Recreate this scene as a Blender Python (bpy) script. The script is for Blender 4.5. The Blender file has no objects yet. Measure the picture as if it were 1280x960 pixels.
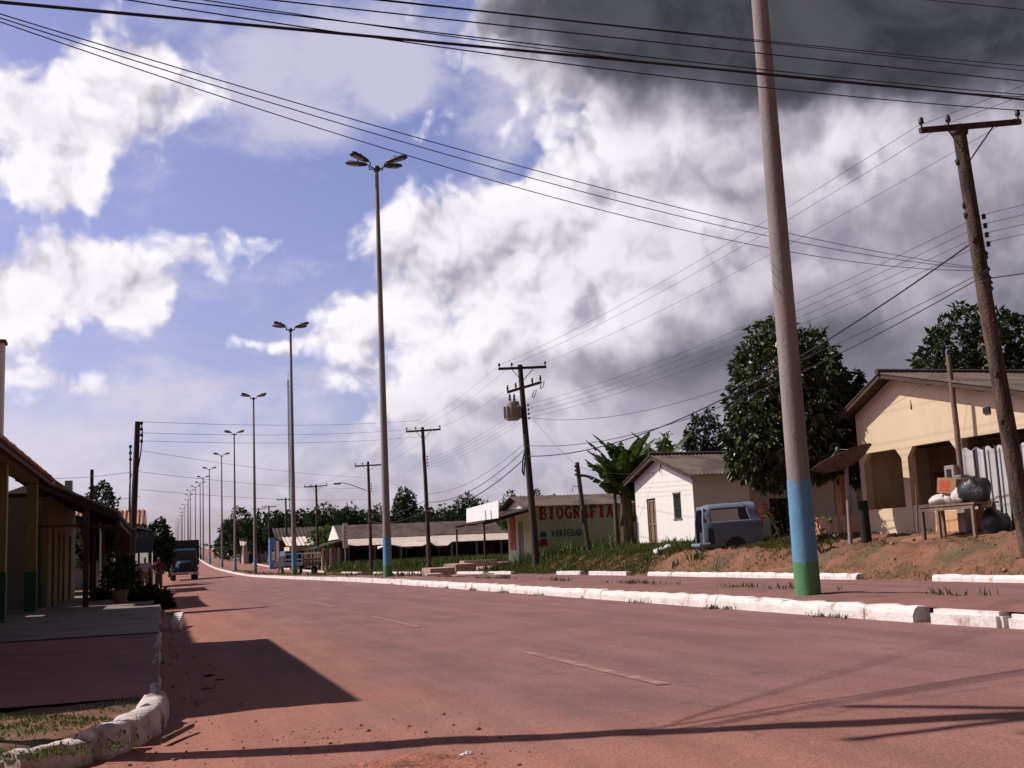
import bpy, bmesh, math, random
from mathutils import Vector, Matrix
from math import sin, cos, pi, radians, sqrt, atan2, asin, exp
R = random.Random(7)
SC = bpy.context.scene
COL = SC.collection

# ------------------------------------------------------------------ camera
F_PX, PITCH, ROLL, YAW, CZ = 1403.0, radians(8.453), radians(2.581), radians(17.566), 1.25
def ray(px, py):
    c, s = cos(ROLL), sin(ROLL); a, b = px-640, py-480
    X, Y = c*a-s*b, s*a+c*b
    v = (X/F_PX, 1.0, -Y/F_PX); cp, sp = cos(PITCH), sin(PITCH)
    y, z, x = v[1]*cp-v[2]*sp, v[1]*sp+v[2]*cp, v[0]
    cy, sy = cos(YAW), sin(YAW)
    return Vector((x*cy+y*sy, -x*sy+y*cy, z))
O0 = Vector((0, 0, CZ))
def atX(px, py, X): r = ray(px, py); return O0 + r*(X/r.x)
def atY(px, py, Y): r = ray(px, py); return O0 + r*(Y/r.y)
def atZ(px, py, Z): r = ray(px, py); return O0 + r*((Z-CZ)/r.z)
def azel(px, py):
    r = ray(px, py).normalized(); return atan2(r.x, r.y), asin(r.z)

cam_d = bpy.data.cameras.new('camera'); cam = bpy.data.objects.new('camera', cam_d); COL.objects.link(cam)
cam_d.sensor_width = 36.0; cam_d.lens = F_PX/1280*36; cam_d.clip_start = 0.1; cam_d.clip_end = 8000
_fw = Vector((sin(YAW)*cos(PITCH), cos(YAW)*cos(PITCH), sin(PITCH)))
_rt = Vector((cos(YAW), -sin(YAW), 0)); _up = _rt.cross(_fw)
_rr = _rt*cos(ROLL)-_up*sin(ROLL); _uu = _up*cos(ROLL)+_rt*sin(ROLL)
M4 = Matrix(((_rr.x, _uu.x, -_fw.x, 0), (_rr.y, _uu.y, -_fw.y, 0), (_rr.z, _uu.z, -_fw.z, CZ), (0, 0, 0, 1)))
cam.matrix_world = M4; SC.camera = cam

# ------------------------------------------------------------------ helpers
def sstep(a, b, x):
    t = max(0.0, min(1.0, (x-a)/(b-a))); return t*t*(3-2*t)
HT = [(-300, 0), (0, 0), (48, 0), (83, -.2), (119, -.33), (154, -.12), (190, .28), (225, .93), (261, 1.9), (296, 3.15), (332, 4.65), (370, 5.9), (420, 6.7), (500, 7.0), (700, 6.6), (1000, 5), (4000, 2)]
def hY(Y):
    for (a, va), (b, vb) in zip(HT, HT[1:]):
        if Y <= b:
            return va+(vb-va)*(Y-a)/(b-a)
    return 2.0
def hs(Y): return (hY(Y-9)+hY(Y-4)+hY(Y)+hY(Y+4)+hY(Y+9))/5
def n2(x, y, s=1.0):
    x *= s; y *= s
    return (sin(x*1.7+y*2.3+1.1)+sin(x*3.1-y*1.9+2.7)*.6+sin(x*5.3+y*4.7)*.35+sin(-x*8.9+y*7.7+.6)*.22)/2.2
def road_z(X, Y): return hs(Y)+.0235*min(max(X, 0), 8.55)
MED_T = .17
def med_z(X, Y): return hs(Y)+.2+MED_T+.05*sstep(8.7, 9.3, X)*sstep(10.8, 9.6, X)
def rroad_z(X, Y): return hs(Y)+.13
def bank_top(X, Y):
    b = .72*sstep(62, 52, Y)+.22
    if Y < 12: b *= .4+.6*sstep(0, 12, Y)
    return b+.32*sstep(19.3, 22.5, X)*sstep(60, 52, Y)
def gz(X, Y):
    h = hs(Y)
    if X < 0: return h-.02-.1*sstep(-.0, -.3, X)
    if X <= 17.0: return h+.0235*min(X, 8.5)-.1
    Yp = 31.5+(X-18)*-1.3      # the ramp path that climbs to the yellow house
    e0 = sstep(17.05, 17.3, X)*.14
    w = sstep(17.25, 19.1, X)
    lump = (.07*n2(X, Y, 1.3)+.06*n2(X, Y, 3.7)+.045*n2(X+.3*n2(Y, X, 4), Y, 8))*sstep(17.2, 18.2, X)*sstep(70, 50, Y)*sstep(24, 21, X)
    t = bank_top(X, Y)
    ramp = sstep(1.5, .8, abs(Y-Yp))*sstep(23, 22, X)
    w2 = sstep(17.2, 21.5, X)
    return h+e0+(t-.14)*(w*(1-ramp)+w2*ramp)+lump*(1-.85*ramp)

def node_mat(name):
    m = bpy.data.materials.new(name); m.use_nodes = True
    nt = m.node_tree; b = nt.nodes['Principled BSDF']
    return m, nt, b
def rgb(c): return (c[0], c[1], c[2], 1)
def M(name, c, rough=.85, var=.25, scale=2.0, c2=None, mask=.55, mscale=.6, bump=.15, bscale=None, metal=0.0, spec=None, streak=False, detail=6, coord='pos'):
    """base colour c varied by noise, with blotches of c2 (dirt, wear)"""
    m, nt, b = node_mat(name); N = nt.nodes; L = nt.links
    geo = N.new('ShaderNodeNewGeometry'); src = geo.outputs['Position']
    if streak:
        mp = N.new('ShaderNodeMapping'); mp.inputs['Scale'].default_value = (1, 1, .18); L.new(src, mp.inputs[0]); src2 = mp.outputs[0]
    else: src2 = src
    n1 = N.new('ShaderNodeTexNoise'); n1.inputs['Scale'].default_value = scale; n1.inputs['Detail'].default_value = detail; n1.inputs['Roughness'].default_value = .65
    L.new(src2, n1.inputs['Vector'])
    mr = N.new('ShaderNodeMapRange'); mr.inputs[1].default_value = .25; mr.inputs[2].default_value = .75; mr.inputs[3].default_value = 1-var; mr.inputs[4].default_value = 1+var
    L.new(n1.outputs['Fac'], mr.inputs[0])
    mul = N.new('ShaderNodeVectorMath'); mul.operation = 'SCALE'
    L.new(mr.outputs[0], mul.inputs['Scale'])
    if c2 is not None:
        n3 = N.new('ShaderNodeTexNoise'); n3.inputs['Scale'].default_value = mscale; n3.inputs['Detail'].default_value = 8; n3.inputs['Roughness'].default_value = .68
        L.new(src2, n3.inputs['Vector'])
        mr2 = N.new('ShaderNodeMapRange'); mr2.interpolation_type = 'SMOOTHSTEP'; mr2.inputs[1].default_value = mask-.08; mr2.inputs[2].default_value = mask+.1
        L.new(n3.outputs['Fac'], mr2.inputs[0])
        mx = N.new('ShaderNodeMix'); mx.data_type = 'RGBA'; mx.inputs[6].default_value = rgb(c); mx.inputs[7].default_value = rgb(c2)
        L.new(mr2.outputs[0], mx.inputs[0]); L.new(mx.outputs[2], mul.inputs[0])
    else:
        mul.inputs[0].default_value = c
    L.new(mul.outputs[0], b.inputs['Base Color'])
    b.inputs['Roughness'].default_value = rough; b.inputs['Metallic'].default_value = metal
    if spec is not None: b.inputs['Specular IOR Level'].default_value = spec
    if bump:
        n4 = N.new('ShaderNodeTexNoise'); n4.inputs['Scale'].default_value = bscale or scale*6; n4.inputs['Detail'].default_value = 5
        L.new(src, n4.inputs['Vector'])
        bp = N.new('ShaderNodeBump'); bp.inputs['Strength'].default_value = bump; bp.inputs['Distance'].default_value = .03
        L.new(n4.outputs['Fac'], bp.inputs['Height']); L.new(bp.outputs[0], b.inputs['Normal'])
    return m
def leafmat(name, dark, light, rough=.5, trans=.25, spec=.4):
    m, nt, b = node_mat(name); N = nt.nodes; L = nt.links
    geo = N.new('ShaderNodeNewGeometry')
    mx = N.new('ShaderNodeMix'); mx.data_type = 'RGBA'; mx.inputs[6].default_value = rgb(dark); mx.inputs[7].default_value = rgb(light)
    L.new(geo.outputs['Random Per Island'], mx.inputs[0])
    L.new(mx.outputs[2], b.inputs['Base Color']); b.inputs['Roughness'].default_value = rough; b.inputs['Specular IOR Level'].default_value = spec
    if trans:
        tr = N.new('ShaderNodeBsdfTranslucent'); hu = N.new('ShaderNodeMix'); hu.data_type = 'RGBA'; hu.blend_type = 'MULTIPLY'; hu.inputs[0].default_value = 1
        hu.inputs[7].default_value = (1.2, 1.3, .5, 1); L.new(mx.outputs[2], hu.inputs[6]); L.new(hu.outputs[2], tr.inputs[0])
        ms = N.new('ShaderNodeMixShader'); ms.inputs[0].default_value = trans; L.new(b.outputs[0], ms.inputs[1]); L.new(tr.outputs[0], ms.inputs[2])
        L.new(ms.outputs[0], N['Material Output'].inputs['Surface'])
    return m

class MB:
    def __init__(s): s.v = []; s.f = []; s.sm = []
    def add(s, vs, fs, smooth=False):
        o = len(s.v); s.v += [tuple(v) for v in vs]; s.f += [tuple(i+o for i in f) for f in fs]; s.sm += [smooth]*len(fs); return s
    def box(s, x0, x1, y0, y1, z0, z1):
        vs = [(x, y, z) for z in (z0, z1) for y in (y0, y1) for x in (x0, x1)]
        return s.add(vs, [(0, 2, 3, 1), (4, 5, 7, 6), (0, 1, 5, 4), (2, 6, 7, 3), (0, 4, 6, 2), (1, 3, 7, 5)])
    def obox(s, c, size, rot=None, bev=0):
        """box about centre c, size, rotated by a Matrix (or z angle)"""
        if rot is None: rot = Matrix.Identity(3)
        elif isinstance(rot, (int, float)): rot = Matrix.Rotation(rot, 3, 'Z')
        hx, hy, hz = [a/2 for a in size]; c = Vector(c)
        if bev:
            bm = bmesh.new(); bmesh.ops.create_cube(bm, size=1)
            for v in bm.verts: v.co = Vector((v.co.x*size[0], v.co.y*size[1], v.co.z*size[2]))
            bmesh.ops.bevel(bm, geom=bm.edges[:], offset=bev, segments=2, affect='EDGES')
            bm.verts.index_update()
            s.add([c+rot@v.co for v in bm.verts], [[v.index for v in f.verts] for f in bm.faces]); bm.free(); return s
        vs = [c+rot@Vector((x, y, z)) for z in (-hz, hz) for y in (-hy, hy) for x in (-hx, hx)]
        return s.add(vs, [(0, 2, 3, 1), (4, 5, 7, 6), (0, 1, 5, 4), (2, 6, 7, 3), (0, 4, 6, 2), (1, 3, 7, 5)])
    def tube(s, pts, r, n=8, cap=True, smooth=True):
        """tapered tube along pts; r one radius or one per point"""
        pts = [Vector(p) for p in pts]; rs = r if isinstance(r, (list, tuple)) else [r]*len(pts)
        vs = []; fs = []; ref = None
        for i, p in enumerate(pts):
            t = (pts[min(i+1, len(pts)-1)]-pts[max(i-1, 0)]).normalized()
            if ref is None: ref = Vector((1, 0, 0)) if abs(t.x) < .9 else Vector((0, 1, 0))
            a = (ref-t*ref.dot(t)).normalized(); b = t.cross(a); ref = a
            for k in range(n):
                an = 2*pi*k/n; vs.append(p+(a*cos(an)+b*sin(an))*rs[i])
        for i in range(len(pts)-1):
            for k in range(n):
                k2 = (k+1) % n; fs.append((i*n+k, i*n+k2, (i+1)*n+k2, (i+1)*n+k))
        s.add(vs, fs, smooth)
        if cap:
            s.add(vs[:n], [tuple(range(n))[::-1]]); s.add(vs[-n:], [tuple(range(n))])
        return s
    def prism(s, poly, d):
        """planar polygon (3-D points) pushed along vector d"""
        n = len(poly); d = Vector(d); a = [Vector(p) for p in poly]; b = [p+d for p in a]
        return s.add(a+b, [tuple(range(n))[::-1], tuple(range(n, 2*n))]+[(i, (i+1) % n, n+(i+1) % n, n+i) for i in range(n)])
    def wall(s, o, u, nrm, L, z0, z1, t, holes=()):
        """upright wall from point o along unit u, L long, thickness t along nrm, rectangular holes (s0,s1,z0,z1)"""
        o = Vector(o); u = Vector(u); nrm = Vector(nrm)
        ss = sorted({0, L, *[a for q in holes for a in q[:2]]}); zz = sorted({z0, z1, *[a for q in holes for a in q[2:]]})
        ss = [a for a in ss if 0 <= a <= L]; zz = [a for a in zz if z0 <= a <= z1]
        for i in range(len(ss)-1):
            run = None
            for j in range(len(zz)-1):
                cs, cz = (ss[i]+ss[i+1])/2, (zz[j]+zz[j+1])/2
                solid = not any(q[0] < cs < q[1] and q[2] < cz < q[3] for q in holes)
                if solid and run is None: run = zz[j]
                if run is not None and (not solid or j == len(zz)-2):
                    top = zz[j+1] if solid else zz[j]
                    A, B = o+u*ss[i], o+u*ss[i+1]
                    vs = []
                    for z in (run, top):
                        for P in (A, B):
                            for d in (0, t): vs.append(Vector((P.x+nrm.x*d, P.y+nrm.y*d, z)))
                    s.add(vs, [(0, 2, 3, 1), (4, 5, 7, 6), (0, 4, 6, 2), (1, 3, 7, 5), (0, 1, 5, 4), (2, 6, 7, 3)])
                    run = None
        return s
    def sheet(s, e0, e1, r1, r0, th=.03, amp=.03, pitch=.18, sag=0.0):
        """corrugated roof sheet: eave e0->e1, ridge r0->r1"""
        e0, e1, r0, r1 = map(Vector, (e0, e1, r0, r1)); L = (e1-e0).length
        n = max(2, int(L/pitch)*4); nv = 4; up = (e1-e0).cross(r0-e0).normalized()
        if up.z < 0: up = -up
        top = []; m = nv+1
        for i in range(n+1):
            a = i/n; w = amp*sin(2*pi*a*L/pitch)
            for j in range(m):
                b = j/nv; p = (e0.lerp(e1, a)).lerp(r0.lerp(r1, a), b)
                top.append(p+up*(w)+Vector((0, 0, -sag*sin(pi*a)+.012*n2(p.x, p.y, 2))))
        bot = [p-up*th for p in top]; o = len(top); fs = []
        for i in range(n):
            for j in range(nv):
                q = (i*m+j, (i+1)*m+j, (i+1)*m+j+1, i*m+j+1); fs.append(q); fs.append(tuple(k+o for k in q[::-1]))
            for j in (0, nv): fs.append((i*m+j, (i+1)*m+j, (i+1)*m+j+o, i*m+j+o))
        for i in (0, n):
            for j in range(nv): fs.append((i*m+j, i*m+j+1, i*m+j+1+o, i*m+j+o))
        return s.add(top+bot, fs)
    def lathe(s, c, prof, n=14, smooth=True):
        c = Vector(c); vs = [c+Vector((r*cos(2*pi*k/n), r*sin(2*pi*k/n), z)) for r, z in prof for k in range(n)]
        fs = [(i*n+k, i*n+(k+1) % n, (i+1)*n+(k+1) % n, (i+1)*n+k) for i in range(len(prof)-1) for k in range(n)]
        s.add(vs, fs, smooth); s.add(vs[:n], [tuple(range(n))[::-1]]); s.add(vs[-n:], [tuple(range(n))]); return s
    def blob(s, c, r, seed=0, amp=.18, n=10, m=7):
        c = Vector(c); q = random.Random(seed); ph = [q.uniform(0, 6) for _ in range(6)]
        vs = []; fs = []
        for i in range(m+1):
            th = pi*i/m
            for k in range(n):
                an = 2*pi*k/n; d = 1+amp*(sin(3*an+ph[0]+2*th)+.6*sin(5*an+ph[1]-3*th)+.5*sin(4*th+ph[2]))
                vs.append(c+Vector((r[0]*sin(th)*cos(an), r[1]*sin(th)*sin(an), r[2]*cos(th)))*d)
        for i in range(m):
            for k in range(n): fs.append((i*n+k, (i+1)*n+k, (i+1)*n+(k+1) % n, i*n+(k+1) % n))
        return s.add(vs, fs, True)
    def build(s, name, mat, parent=None, kind=None, local=False):
        me = bpy.data.meshes.new(name)
        if parent is not None and not local:
            off = Vector(parent.location)
            if parent.parent is not None: off = off+Vector(parent.parent.location)
            vs = [(v[0]-off.x, v[1]-off.y, v[2]-off.z) for v in s.v]
        else: vs = s.v
        me.from_pydata(vs, [], s.f)
        if any(s.sm): me.polygons.foreach_set('use_smooth', s.sm)
        me.materials.append(mat); me.update()
        o = bpy.data.objects.new(name, me); COL.objects.link(o)
        if parent is not None: o.parent = parent
        if kind: o['kind'] = kind
        return o
LABELS = {}
def tag(o, label, cat, group=None):
    o['label'] = label; o['category'] = cat
    if group: o['group'] = group
    return o
def T(name, loc, label, cat, group=None):
    o = bpy.data.objects.new(name, None); COL.objects.link(o); o.location = loc; o.empty_display_size = .3
    return tag(o, label, cat, group)
def dup(root, loc, label, rotz=None):
    r = root.copy(); COL.objects.link(r); r.location = loc; r['label'] = label
    if rotz is not None: r.rotation_euler = (0, 0, rotz)
    for ch in list(root.children):
        c = ch.copy(); COL.objects.link(c); c.parent = r
        for g in ch.children:
            d = g.copy(); COL.objects.link(d); d.parent = c
    return r
def grid(name, xs, ys, zf, mat, kind='structure'):
    m = MB(); nx = len(xs)
    m.add([(x, y, zf(x, y)) for y in ys for x in xs], [(j*nx+i, j*nx+i+1, (j+1)*nx+i+1, (j+1)*nx+i) for j in range(len(ys)-1) for i in range(nx-1)], True)
    return m.build(name, mat, kind=kind)
def lin(a, b, n): return [a+(b-a)*i/n for i in range(n+1)]
YS = lin(8.6, 60, 120)+lin(60, 200, 70)[1:]+lin(200, 560, 60)[1:]
# ------------------------------------------------------------------ light
SUN_AZ, SUN_EL = radians(24), radians(45.5)
sdir = Vector((-cos(SUN_AZ)*cos(SUN_EL), sin(SUN_AZ)*cos(SUN_EL), sin(SUN_EL)))
sun_d = bpy.data.lights.new('sun', 'SUN'); sun = bpy.data.objects.new('sun', sun_d); COL.objects.link(sun)
sun_d.energy = 4.6; sun_d.angle = radians(.5); sun_d.color = (1, .93, .86)
sun.rotation_euler = sdir.to_track_quat('Z', 'Y').to_euler(); sun.location = (0, 0, 60)

def make_world():
    w = bpy.data.worlds.new('World'); SC.world = w; w.use_nodes = True
    nt = w.node_tree; N = nt.nodes; L = nt.links; N.clear()
    def mth(op, a, b=None, clamp=False):
        n = N.new('ShaderNodeMath'); n.operation = op; n.use_clamp = clamp
        for i, v in enumerate((a, b)):
            if v is None: continue
            if isinstance(v, (int, float)): n.inputs[i].default_value = v
            else: L.new(v, n.inputs[i])
        return n.outputs[0]
    def vec(op, a, b=None, c=None):
        n = N.new('ShaderNodeVectorMath'); n.operation = op
        for i, v in enumerate((a, b, c)):
            if v is None: continue
            if isinstance(v, tuple): n.inputs[i].default_value = v
            else: L.new(v, n.inputs[i])
        return n.outputs['Value'] if op == 'LENGTH' else n.outputs[0]
    def rng(x, a, b, c=0., d=1., smooth=True):
        n = N.new('ShaderNodeMapRange'); n.interpolation_type = 'SMOOTHSTEP' if smooth else 'LINEAR'
        n.inputs[1].default_value = a; n.inputs[2].default_value = b; n.inputs[3].default_value = c; n.inputs[4].default_value = d
        L.new(x, n.inputs[0]); return n.outputs[0]
    def mix(f, a, b):
        n = N.new('ShaderNodeMix'); n.data_type = 'RGBA'
        if isinstance(f, (int, float)): n.inputs[0].default_value = f
        else: L.new(f, n.inputs[0])
        for i, v in ((6, a), (7, b)):
            if isinstance(v, tuple): n.inputs[i].default_value = rgb(v)
            else: L.new(v, n.inputs[i])
        return n.outputs[2]
    def noise(P, scale, detail, rough, dist=0.0, z=0.0):
        n = N.new('ShaderNodeTexNoise'); n.noise_dimensions = '2D'; n.inputs['Scale'].default_value = scale; n.inputs['Detail'].default_value = detail
        n.inputs['Roughness'].default_value = rough; n.inputs['Distortion'].default_value = dist
        L.new(vec('ADD', P, (z, z*1.7, 0)), n.inputs['Vector']); return n
    tc = N.new('ShaderNodeTexCoord'); sp = N.new('ShaderNodeSeparateXYZ'); L.new(tc.outputs['Generated'], sp.inputs[0])
    az = mth('ARCTAN2', sp.outputs[0], sp.outputs[1]); el = mth('ARCSINE', sp.outputs[2])
    cb = N.new('ShaderNodeCombineXYZ'); L.new(az, cb.inputs[0]); L.new(el, cb.inputs[1]); P = cb.outputs[0]
    def blobs(Q, lst):
        tot = None
        for (px, py, rx, ry, w_) in lst:
            a, e = azel(px, py); sx, sy = rx/1403*1.6, ry/1403*1.6
            d = vec('LENGTH', vec('MULTIPLY_ADD', Q, (1/sx, 1/sy, 0), (-a/sx, -e/sy, 0)))
            g = rng(d, 1.0, 0.0, 0.0, w_)
            tot = g if tot is None else mth('MAXIMUM', tot, g) if False else mth('ADD', tot, g)
        return tot
    CL = [(75, 115, 180, 85, .74), (205, 85, 105, 58, .5), (10, 140, 120, 60, .34), (105, 190, 100, 50, .42), (70, 242, 75, 30, .6), 
          (195, 332, 165, 46, .6), (300, 304, 76, 28, .45), (60, 375, 130, 52, .58), (0, 365, 90, 44, .35), (150, 388, 60, 20, .35), (110, 345, 110, 50, .4), (245, 290, 40, 18, .3), (30, 450, 170, 50, .32),
          (282, 424, 85, 18, .62), (350, 426, 50, 11, .35), (90, 480, 120, 22, .36), (400, 590, 260, 60, .34), (560, 620, 260, 60, .34), (500, 540, 130, 40, .32),
          (520, 290, 120, 44, .55), (620, 262, 120, 60, .62), (720, 255, 80, 40, .4), (590, 345, 170, 70, .6), (470, 372, 80, 56, .55), (445, 430, 60, 46, .5), (560, 415, 150, 60, .55), (690, 380, 160, 90, .6), (760, 300, 150, 90, .6), (815, 200, 90, 50, .5), (870, 170, 90, 50, .5), (520, 480, 120, 34, .42), (560, 500, 90, 36, .35), (680, 480, 180, 60, .5),
          (900, 300, 190, 170, .8), (1080, 330, 280, 230, .95), (1250, 250, 220, 260, .9), (880, 480, 260, 110, .85), (1130, 470, 260, 120, .8), (760, 540, 190, 70, .55), (1000, 580, 300, 80, .6),
          (1150, 40, 480, 170, 1.3), (830, 30, 180, 85, .9), (960, 110, 250, 90, .9), (660, 0, 130, 40, .5), (540, 30, 130, 36, .25)]
    CL += [(-250, 300, 250, 200, .7), (1700, 300, 400, 500, 1.3)]
    DK = [(1170, -10, 460, 110, .95), (900, 0, 260, 80, .72), (1010, 110, 210, 40, .42), (700, -20, 160, 50, .45), (1270, 100, 120, 60, .42), (1290, 330, 140, 160, .12), (1100, 395, 230, 50, .20), (900, 430, 190, 34, .17), (1160, 490, 260, 70, .22), (780, 470, 170, 26, .22), (945, 232, 60, 24, .28), (860, 228, 80, 24, .22), (1180, 270, 150, 60, .2), (1043, 215, 16, 18, .34), (720, 60, 120, 50, .2),
          (1130, 300, 350, 240, .34), (840, 520, 300, 70, .24), (1010, 500, 320, 100, .28), (1000, 330, 140, 60, .12), (690, 455, 140, 24, .22), (640, 350, 110, 22, .14), (545, 330, 50, 18, .1), (95, 168, 90, 24, .24), (190, 152, 70, 22, .2), (30, 120, 60, 20, .1), (430, 70, 160, 40, .16), (1750, 250, 300, 500, .4), (240, 360, 120, 20, .1)]
    warp = noise(P, 9.0, 4, .6); wv = vec('SUBTRACT', warp.outputs['Color'], (.5, .5, .5))
    Qw = vec('MULTIPLY_ADD', wv, (.05, .038, 0), P)
    def density(Q, n1s=15.0):
        nz = noise(Q, 11.0, 9, .54, .0); nb = noise(Q, 42.0, 6, .6, .1, 3.3)
        f = mth('ADD', mth('MULTIPLY', mth('SUBTRACT', nz.outputs[0], .5), 1.5), mth('MULTIPLY', mth('SUBTRACT', nb.outputs[0], .5), .35))
        vo = N.new('ShaderNodeTexVoronoi'); vo.voronoi_dimensions = '2D'; vo.feature = 'SMOOTH_F1'; vo.inputs['Scale'].default_value = 24; vo.inputs['Smoothness'].default_value = .5; vo.inputs['Detail'].default_value = 2; vo.inputs['Roughness'].default_value = .55
        L.new(Q, vo.inputs['Vector'])
        return mth('ADD', f, mth('MULTIPLY', mth('SUBTRACT', .42, vo.outputs['Distance']), .55))
    Fn = density(Qw)
    off = vec('ADD', Qw, (-.020, .022, 0))
    Fo = density(off)
    B = blobs(Qw, CL)
    D = mth('ADD', B, Fn)
    # high thin streaks low over the horizon
    st = noise(vec('MULTIPLY', P, (5, 14, 1)), 1.6, 7, .62, .3, 7.7)
    stm = mth('MULTIPLY', rng(st.outputs[0], .42, .72), mth('MULTIPLY', rng(el, .27, .12), .75))
    cov = rng(D, .20, .70)
    edge = mth('MULTIPLY', stm, 1.0)
    dif = mth('SUBTRACT', Fn, Fo)
    lit = rng(dif, -.75, .30, 0, 1)
    thick = rng(D, .7, 1.7, 0, 1)
    # sky
    sky = N.new('ShaderNodeTexSky'); sky.sky_type = 'NISHITA'; sky.sun_disc = False; sky.sun_elevation = SUN_EL; sky.sun_rotation = radians(-69)
    sky.air_density = 1.0; sky.dust_density = 2.0; sky.ozone_density = 2.5
    skyc = N.new('ShaderNodeMix'); skyc.data_type = 'RGBA'; skyc.blend_type = 'MULTIPLY'; skyc.inputs[0].default_value = 1; skyc.inputs[7].default_value = (1.12*SKYK, .90*SKYK, 1.10*SKYK, 1)
    L.new(sky.outputs[0], skyc.inputs[6])
    k = 1/.1
    white = (1.02*k, .97*k, 1.03*k); shade = (.42*k, .385*k, .48*k); haze = (.66*k, .60*k, .72*k)
    c0 = mix(lit, shade, white)
    c0 = mix(mth('MULTIPLY', thick, .25), c0, (.62*k, .57*k, .66*k))
    nd = noise(P, 10.0, 8, .6, .4, 11.0)
    K = mth('ADD', blobs(vec('MULTIPLY_ADD', wv, (.10, .07, 0), P), DK), mth('MULTIPLY', mth('SUBTRACT', nd.outputs[0], .5), .55))
    Kf = mth('MULTIPLY', rng(K, .02, .8), cov)
    dk2 = mix(rng(nd.outputs[0], .3, .7), (.036*k, .038*k, .048*k), (.088*k, .088*k, .108*k))
    dark = mix(rng(K, .35, 1.05), (.26*k, .24*k, .315*k), dk2)
    c1 = mix(Kf, c0, dark)
    base = mix(edge, skyc.outputs[2], haze)
    base = mix(mth('MULTIPLY', rng(el, .10, -.03), .75), base, (.58*k, .52*k, .64*k))
    c1 = mix(mth('MULTIPLY', rng(el, .18, .06), .72), c1, (.50*k, .455*k, .56*k))
    VL = [(340, 80, 190, 75, .62), (440, 45, 190, 70, .6), (495, 108, 60, 45, .6), (375, 165, 85, 30, .5), (290, 150, 90, 60, .4), (560, 40, 160, 60, .5), (640, 130, 120, 60, .35), (720, 130, 110, 80, .45), (60, 530, 240, 60, .42), (230, 570, 220, 60, .36), (80, 470, 160, 26, .5), (190, 500, 120, 20, .4), (420, 560, 140, 40, .34), (420, 330, 60, 50, .3), (140, 250, 80, 50, .3), (360, 320, 60, 30, .3)]
    nv = noise(vec('MULTIPLY', P, (1, 1.5, 1)), 8.0, 8, .6, .0, 4.4)
    veil = mth('MULTIPLY', rng(mth('ADD', blobs(vec('MULTIPLY_ADD', wv, (.06, .04, 0), P), VL), mth('MULTIPLY', mth('SUBTRACT', nv.outputs[0], .5), 2.4)), .10, 1.05), .66)
    base = mix(veil, base, (.74*k, .70*k, .80*k))
    out = mix(cov, base, c1)
    # unseen cloud added overhead and behind the camera to set the shade's depth
    zen = rng(el, .54, .70); back = mth('MAXIMUM', rng(az, 1.0, 1.5), rng(az, -1.9, -2.4))
    ne = noise(tc.outputs['Generated'], 2.5, 6, .6)
    zc = mix(ne.outputs[0], (.012*k, .012*k, .016*k), (.060*k, .056*k, .066*k))
    out = mix(back, out, mix(ne.outputs[0], (.05*k, .047*k, .054*k), (.17*k, .155*k, .18*k)))
    out = mix(zen, out, zc)
    bg = N.new('ShaderNodeBackground'); bg.inputs['Strength'].default_value = .1; L.new(out, bg.inputs[0])
    wo = N.new('ShaderNodeOutputWorld'); L.new(bg.outputs[0], wo.inputs[0])
    w.cycles.sampling_method = 'MANUAL'; w.cycles.sample_map_resolution = 512
SKYK = 1.3
make_world()
SC.view_settings.view_transform = 'Standard'; SC.view_settings.look = 'None'; SC.view_settings.gamma = 1; SC.view_settings.exposure = 0
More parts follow.
